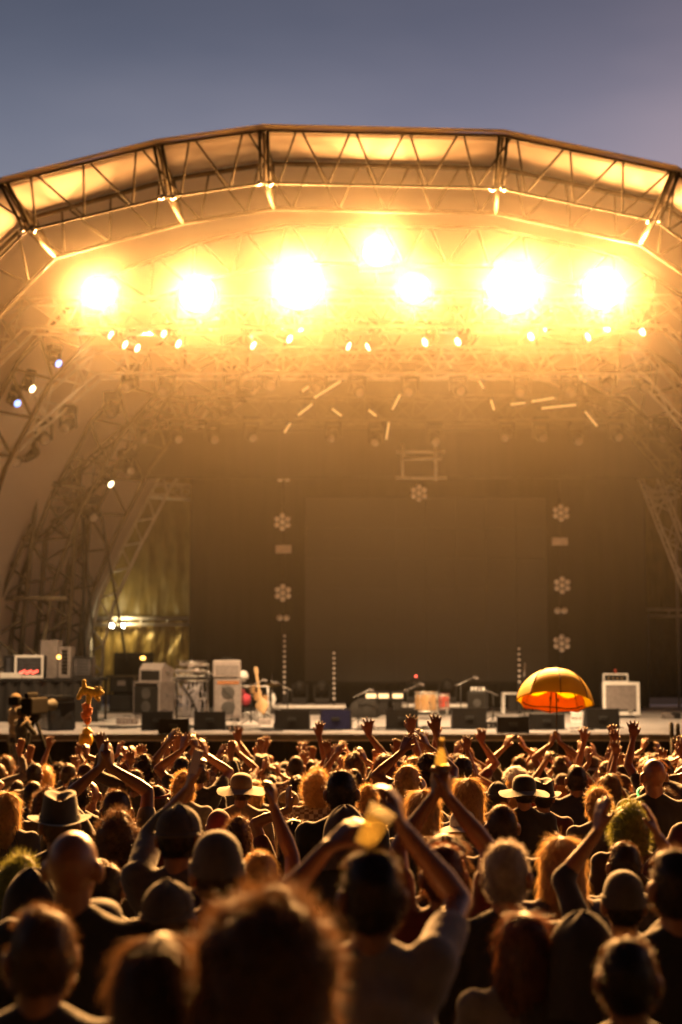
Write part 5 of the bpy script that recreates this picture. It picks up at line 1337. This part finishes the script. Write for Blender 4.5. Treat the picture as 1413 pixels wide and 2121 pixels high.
# the rest of the crowd: copies of the prototypes standing wherever there is room
DRAFT = []
def generic(px, py, wp, pose=None, style=None, hc=None, top=None, d=None):
    style = style or rnd.choice(('short', 'short', 'short', 'crop', 'tousled', 'tousled', 'long', 'bob', 'curly', 'short', 'tousled', 'bald', 'cap', 'beanie') + (('sunhat', 'fedora') if d is None or d > 8.5 else ()))
    if d is None: loc, sc = place(px, py, wp, style)
    else:
        h = rnd.uniform(1.56, 1.84); g = ground_z(d); sc = h / 1.75
        x = (px - 706.5) / FPX * d; loc = Vector((x, d, g))
    for ux, uy in USED:
        if (ux - loc.x) ** 2 + (uy - loc.y) ** 2 < (.40 if d is None else .38 if d > 9 else .42) ** 2 and d is not None: return None
    s_ = FPX / loc.y; gx = 706.5 + loc.x * s_; gt = HORIZON + (CZ - loc.z - sc * 1.76) * s_ - 0
    hw = s_ * (.12 if pose in ('down', 'fold') else .32)
    for (kx, ky, kd, _), kk in zip(PEOPLE, KEY):
        if loc.y < kd and abs(gx - kx) < hw + kk[2] * .5 and gt < ky + kk[2] * .75: return None
    USED.append((loc.x, loc.y))
    cands = [k for k, (p_, y_) in enumerate(PRH) if pose is None or p_ == pose or (pose == 'arms' and p_ not in ('down', 'fold'))]
    k = rnd.choice(cands); hc = hc or rnd.choice(('dark', 'dark', 'dark', 'dark', 'brown', 'brown', 'brown', 'auburn', 'blond')); top = top or rnd.choice(('black', 'black', 'navy', 'maroon', 'grey', 'olive', 'brown', 'blue', 'teal', 'red', 'purple', 'denim', 'plaid', 'black', 'brown'))
    r = thing('person', None, 'person', loc, rnd.uniform(-.25, .25), CROWD); r.scale = (sc,) * 3
    ht = rnd.choice(('grey', 'black', 'brown', 'red', 'blue', 'black', 'brown')); near = loc.y < 7
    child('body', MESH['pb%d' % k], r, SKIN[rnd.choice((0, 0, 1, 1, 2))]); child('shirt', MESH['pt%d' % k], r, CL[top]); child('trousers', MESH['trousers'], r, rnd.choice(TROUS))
    headgear(r, style, hc, HATM[ht], near, PRH[k][1], .03, None)
    hx = loc.x * FPX / loc.y + 706.5
    DRAFT.append((r, hx, loc.y, PRH[k][0], style, hc, ht, top))
    return r
# arms seen against the dark stage skirt
for px, ps in ((268, 'clap'), (300, 'up_v'), (333, 'right_up'), (378, 'clap_wide'), (412, 'clap'), (442, 'left_up'), (466, 'right_up'), (492, 'clap_wide'), (524, 'right_up'), (568, 'clap'), (583, 'up_v'), (610, 'right_up'), (648, 'clap'), (676, 'up_v'), (700, 'clap_low'), (735, 'right_up'), (768, 'left_up'), (799, 'right_up'), (830, 'clap'), (856, 'right_up'), (884, 'clap_wide'), (940, 'clap_wide'), (965, 'clap'), (985, 'left_up'), (1008, 'clap'), (1068, 'right_up'), (1110, 'up_v'), (1128, 'left_point'), (1222, 'clap_wide'), (1255, 'left_up'), (1280, 'clap'), (1318, 'up_straight'), (1340, 'clap_low'), (1375, 'right_up'), (1400, 'clap_wide'), (215, 'clap'), (232, 'right_fist'), (30, 'left_up'), (10, 'up_v')):
    for t in range(6):
        if generic(px + rnd.uniform(-5, 5), 0, 0, ps, rnd.choice(('short', 'tousled', 'long', 'bob', 'short', 'crop')), d=rnd.uniform(11.5, 17.0) if t < 4 else rnd.uniform(9, 18)): break
d = 19.2
for row in range(60):
    d = 19.3 - row * .52
    if d < 4.2: break
    n = int(.52 * d / .41)
    for k in range(n + 1):
        px = -40 + (1493) * (k + (.5 if row % 2 else 0) + rnd.uniform(-.3, .3)) / n
        if len(PEOPLE) + len(DRAFT) >= 298: break
        dd = d + rnd.uniform(-.2, .2)
        if dd < 7.5 and rnd.random() < .5: continue
        generic(px, 0, 0, rnd.choice(('down', 'fold')) if dd < 8.5 or rnd.random() < (.25 if dd > 11.5 else .45) else 'arms', d=dd)
# label every one of them by looks, then by what stands beyond or beside
POSET = {'down': 'arms down', 'fold': 'arms folded', 'clap': 'clapping overhead', 'clap_wide': 'hands arched overhead', 'clap_low': 'clapping at head height', 'up_v': 'both arms spread up', 'up_straight': 'both arms straight up', 'right_up': 'right hand up', 'left_up': 'left hand up', 'right_fist': 'right fist up', 'left_point': 'left arm pointing up'}
HN = {'dark': 'dark', 'brown': 'brown', 'auburn': 'reddish', 'blond': 'fair', 'grey': 'grey'}
def looks(st_, hc, ht):
    if st_ in ST: return '%s %s hair' % ({'short': 'short', 'crop': 'cropped', 'tousled': 'tousled', 'curly': 'curly', 'frizz': 'frizzy', 'long': 'long', 'bob': 'bobbed'}[st_], HN[hc])
    if st_ == 'bald': return 'bald head'
    return '%s %s' % (ht, {'cap': 'ball cap', 'fedora': 'felt hat', 'beanie': 'knit cap', 'sunhat': 'brimmed hat'}[st_])
LAND = [(20, 'the left photo edge'), (70, 'the television camera'), (112, 'the wrapped speaker'), (182, 'the plush totem'), (250, 'the case stack'), (320, 'the left amp stack'), (395, 'the keyboard rig'), (470, 'the tan amp cabinet'), (545, 'the guitar'), (605, 'the charcoal wedge'), (695, 'the blue wedge'), (790, 'the lit boxes'), (835, 'the drum side wedge'), (885, 'the wooden drum'), (925, 'the red drum'), (985, 'the small dark amp'), (1060, 'the white side table'), (1150, 'the umbrella'), (1250, 'the rack case wedge'), (1290, 'the rack case'), (1384, 'the pedal'), (1405, 'the right photo edge')]
def row_of(d): return 'far row' if d > 15.5 else 'distant row' if d > 12.5 else 'middle row' if d > 9.5 else 'nearer row' if d > 7 else 'near row'
seen = {}
for r, hx, d, ps, st_, hc, ht, top in DRAFT:
    lm = min(LAND, key=lambda q: abs(q[0] - hx))[1]
    lab = '%s, %s top, %s, %s below %s' % (looks(st_, hc, ht), top, POSET[ps], row_of(d), lm)
    r['label'] = lab; seen.setdefault(lab, []).append(r)
for lab, rs in seen.items():
    if len(rs) > 1:
        rs.sort(key=lambda q: -q.location.y)
        for k, r in enumerate(rs): r['label'] = lab.replace(' below', ', %s, below' % ('rear of two' if k == 0 else 'front of two')) if len(rs) == 2 else lab
print('PEOPLE', len(PEOPLE) + len(DRAFT))

# ---------------------------------------------------------------- held things
def bottle(loc, rot, label, k=1.0):
    o = thing('beer_bottle', label, 'bottle', loc); o.rotation_euler = rot; o.scale = (k,) * 3
    q = MB(); q.lathe([(.001, 0), (.029, 0), (.031, .01), (.031, .13), (.026, .155), (.014, .185), (.0125, .225), (.0145, .226), (.0145, .236), (.011, .237), (.0095, .225), (.011, .186), (.023, .155), (.028, .13), (.028, .012), (.001, .008)], (0, 0, 0), 20); q.build('glass', M_beer, o)
    q = MB(); q.lathe([(.0318, .04), (.0318, .105)], (0, 0, 0), 20); q.build('paper_label', CL['beige'], o)
    q = MB(); q.lathe([(.0135, .19), (.0135, .222)], (0, 0, 0), 16); q.build('neck_foil', M_brass, o)
    return o
dB = KEYB[[k[6].startswith('reddish haired man') for k in KEY].index(True)][0].y + .14
bottle(P(911, 1630, dB), (0, R(3), 0), 'pale glass beer bottle held high in both hands right of centre', .80)
d0 = KEYB[0][0].y
o = thing('plastic_cup', 'glowing clear plastic beer cup raised by the centre man', 'cup', P(752, 1752, d0 + .09)); o.rotation_euler = (R(-8), R(30), 0)
q = MB(); q.lathe([(.001, 0), (.028, 0), (.042, .115), (.044, .116), (.0425, .118), (.040, .114), (.027, .004), (.001, .003)], (0, 0, 0), 24); q.build('cup_wall', M_cup, o)
q = MB(); q.lathe([(.001, .006), (.0265, .006), (.036, .085), (.001, .085)], (0, 0, 0), 24); q.build('beer', M_beer, o)
KP = KEYB[[k[6].startswith('grey capped person raising') for k in KEY].index(True)][0].y
o = thing('phone', 'pale phone held up in the fist left of centre', 'phone', P(402, 1588, KP + .1)); o.rotation_euler = (R(10), R(14), R(50)); o.scale = (.72,) * 3
q = MB(); q.box((0, 0, .03), (.072, .010, .14), bevel=.008); q.build('body', M_palecab, o)
q = MB(); q.box((0, .0056, .03), (.064, .002, .125)); q.build('screen', M_lcd, o)
q = MB(); q.ell((.02, -.006, .08), (.006, .003, .006)); q.build('camera_lens', M_black, o)
# umbrella
UD = 16.75
ub = P(1155, 1552, UD); ut = P(1152, 1392, UD)
o = thing('umbrella', 'yellow duck faced umbrella with orange bill held above the crowd', 'umbrella', ub)
cc = P(1150, 1457, UD) - ub                        # centre of the rim
tilt = Matrix.Rotation(R(-17), 3, 'X') @ Matrix.Rotation(R(4), 3, 'Y')
UR, UH = sz(80, UD), sz(72, UD)
def canopy(u, v, off=0.0):
    f = 6.28319 * u; seg = (u * 8) % 1; sag = 1 - .075 * math.sin(math.pi * seg) * (v ** 1.5)
    a = v * R(84); r_ = (UR + off) * math.sin(a) / math.sin(R(84)) * sag; z = (UH + off) * (math.cos(a) - math.cos(R(84))) / (1 - math.cos(R(84)))
    if v > .97: z += .02 * math.sin(math.pi * seg)
    return cc + tilt @ Vector((r_ * math.cos(f), r_ * math.sin(f), z))
q = MB(); q.grid(lambda u, v: canopy(u, v), 96, 18); c_ = q.build('canopy', M_umb, o)
md = c_.modifiers.new('thick', 'SOLIDIFY'); md.thickness = .002
q = MB()     # orange bill: a hanging printed flap on the far side of the rim
def bill(u, v):
    k = 2 * u - 1; vt = .66 - .07 * math.cos(k * 6.6) * (1 - .3 * abs(k)) + .12 * abs(k) ** 3
    return canopy(.25 + .185 * k, vt + (1.005 - vt) * v, -.012)
q.grid(bill, 40, 8); c_ = q.build('bill', M_bill, o)
md = c_.modifiers.new('thick', 'SOLIDIFY'); md.thickness = .002
q = MB()
for s in (-.02, .4):
    p = bill(.5 - s * .24, .35); q.ell(p + tilt @ Vector((0, -.012, 0)), (sz(1.6, UD), .006, sz(5, UD)))
q.build('nostril', M_black, o)
q = MB(); q.path([bill(.06 + .88 * k / 20, .72) + Vector((0, -.006, 0)) for k in range(21)], .006, 5); q.build('mouth_line', M_black, o)
q = MB()
for k in range(8): q.path([canopy(k / 8, v / 10, -.008) for v in range(11)], .007, 5)
q.build('rib', M_black, o)
for k in range(8):
    q = MB(); q.path([canopy(k / 8, v / 12, .003) for v in range(13)], .0045, 5); q.build('seam', mat('dark_seam', (.12, .06, .01), .8), o)
q = MB(); q.path([Vector((0, 0, -.25)), Vector((0, 0, 0)), cc + tilt @ Vector((0, 0, UH + .04))], .008, 8); q.build('shaft', M_black, o)
q = MB(); q.lathe([(.02, -.27), (.024, -.2), (.02, -.06), (.01, -.05)], (0, 0, 0), 12); q.build('handle', M_black, o)
# plush totem on a pole
TD = 14.7
tb = P(178, 1560, TD); o = thing('plush_totem', 'yellow plush toy and orange plush charms on a thin pole', 'toy totem', tb)
tp = P(183, 1440, TD) - tb
q = MB(); q.tube((0, 0, -.5), tp, .009); q.build('pole', M_woodpale, o)
q = MB(); w1 = lambda x, y: P(x, y, TD) - tb
q.cap(w1(177, 1430), .042, w1(196, 1435), .046, 10); q.ell(w1(204, 1434), (.05, .048, .046)); q.ell(w1(211, 1435), (.026, .03, .022)); q.ell(w1(200, 1425), (.018, .012, .02)); q.ell(w1(207, 1425), (.018, .012, .02))
q.cap(w1(175, 1428), .034, w1(174, 1414), .020, 8); q.ell(w1(174, 1411), (.024, .024, .02)); q.cap(w1(172, 1431), .038, w1(164, 1442), .024, 8); q.ell(w1(163, 1445), (.026, .026, .024)); q.cap(w1(186, 1436), .038, w1(183, 1454), .024, 8); q.ell(w1(183, 1456), (.026, .026, .022)); q.cap(w1(198, 1439), .028, w1(204, 1449), .02, 8)
q.build('plush_toy', M_yellowplush, o)
for x, y, r_ in ((179, 1464, .045), (182, 1474, .05), (178, 1482, .05), (181, 1493, .04)):
    q = MB(); c = w1(x, y); q.ell(c, (r_, r_ * .9, r_)); q.ell(c + Vector((r_ * .6, 0, r_ * .5)), (r_ * .4,) * 3); q.ell(c + Vector((-r_ * .7, 0, r_ * .3)), (r_ * .4,) * 3); q.build('charm', M_orangeplush, o)
q = MB(); c = w1(178, 1532); q.ell(c, (.075, .075, .08)); q.ell(c + Vector((.01, 0, .08)), (.05, .05, .045)); q.ell(c + Vector((.05, -.02, .08)), (.03, .02, .012)); q.build('vinyl_duck', M_yellowvinyl, o)
# television camera and crew in the pit at left
cz_ = 22.6
o = thing('camera_riser', 'dark box in the pit on which the camera crew stands', 'platform', (P(30, 1560, cz_).x, cz_, ground_z(cz_)))
zt = P(40, 1500, cz_).z - 1.05 - o.location.z
q = MB(); q.box((0, 0, zt / 2), (1.7, 1.3, zt - .02)); q.build('box', M_case, o)
q = MB(); q.box((0, 0, zt - .01), (1.72, 1.32, .03)); q.build('top_board', M_deck, o)
al, ar = POSES['fold']()
RZ = o.location.z + zt
for (x, y, dz, m_, hm2, lab, rz, lean) in ((34, 1436, .0, 'beige', 'straw', 'crew member in a pale vest and cap bending at left edge', -1.0, .12), (46, 1462, -.1, 'black', 'grey', 'camera operator in black behind the television camera', -.9, .0)):
    d_ = cz_ + (.35 if m_ == 'beige' else -.15); p = P(x, y, d_); sc = .97
    r = thing('person', lab, 'person', (p.x, d_, RZ + .012), rz, 'camera crew')
    sc = (p.z - r.location.z) / 1.77; r.scale = (sc,) * 3
    child('body', MESH['pb2'], r, SKIN[1]); child('shirt', MESH['pt2'], r, CL[m_]); child('trousers', MESH['trousers'], r, CL['black'])
    headgear(r, 'cap', 'dark', HATM[hm2], 0, PRH[2][1], .03, None)
M_tv = mat('camera_black', (.006, .005, .005), .8, spec=.15)
p = P(72, 1462, cz_ - .1); o = thing('television_camera', 'black broadcast camera on a tripod left of the wrapped speaker', 'television camera', (p.x, cz_ - .1, RZ + .012), -.35)
zz = p.z - o.location.z
q = MB(); q.box((0, 0, zz), (.20, .5, .26), bevel=.03); q.box((0, -.1, zz + .17), (.08, .3, .08), bevel=.02); q.build('body', M_tv, o)
q = MB(); q.lathe([(.06, .0), (.075, .1), (.09, .25), (.10, .27), (.085, .27)], (0, .25, zz), 16, Matrix.Rotation(R(-90), 3, 'X'), True); q.build('lens', M_rubber, o)
q = MB(); q.box((-.2, -.25, zz + .08), (.18, .1, .13), bevel=.01); q.tube((-.1, -.2, zz + .05), (-.2, -.25, zz + .05), .015); q.build('viewfinder', M_tv, o)
q = MB(); q.tube((.05, -.2, zz - .15), (.12, -.6, zz - .3), .015); q.build('pan_bar', M_steel, o)
for k in range(3):
    q = MB(); q.tube((0, 0, zz - .16), (.42 * math.cos(k * 2.094 + .5), .42 * math.sin(k * 2.094 + .5), 0), .03, .022); q.build('leg', M_tv, o)
q = MB(); q.lathe([(.11, -.13), (.11, -.17), (.06, -.24), (.001, -.24)], (0, 0, zz), 14); q.build('pan_head', M_tv, o)
q = MB(); q.path([(-.05, -.25, zz - .1), (-.1, -.3, zz - .6), (.05, -.2, .3), (.2, -.4, .02)], .014, 6); q.build('cable', M_cable, o)

# ---------------------------------------------------------------- the smoky air under the roof
q = MB()
def puff(u, v):
    f = 6.28319 * u; a = math.pi * v
    dx, dy, dz = math.sin(a) * math.cos(f), math.sin(a) * math.sin(f), math.cos(a)
    k = 1 + .06 * noise.noise(Vector((dx * 2, dy * 2, dz * 2)))
    return (SMOKE_C[0] + SMOKE_R[0] * dx * k, SMOKE_C[1] + SMOKE_R[1] * dy * k, SMOKE_C[2] + SMOKE_R[2] * dz * k)
q.grid(puff, 48, 24)
hz = q.build('stage_smoke', None); hz['kind'] = 'stuff'
bm = bmesh.new(); bm.from_mesh(hz.data); bmesh.ops.remove_doubles(bm, verts=bm.verts, dist=.001); bmesh.ops.recalc_face_normals(bm, faces=bm.faces); bm.to_mesh(hz.data); bm.free()
hm_ = bpy.data.materials.new('stage_smoke'); hm_.use_nodes = True
t = hm_.node_tree; t.nodes.remove(t.nodes['Principled BSDF'])
ad = t.nodes.new('ShaderNodeAddShader')
for k, (den, g) in enumerate(((SMOKE_FINE, .15), (SMOKE_COARSE, .9))):
    v = t.nodes.new('ShaderNodeVolumeScatter'); v.inputs['Color'].default_value = (.96, .88, .74, 1); v.inputs['Density'].default_value = den; v.inputs['Anisotropy'].default_value = g
    t.links.new(v.outputs[0], ad.inputs[k])
t.links.new(ad.outputs[0], t.nodes['Material Output'].inputs['Volume'])
hz.data.materials.append(hm_)
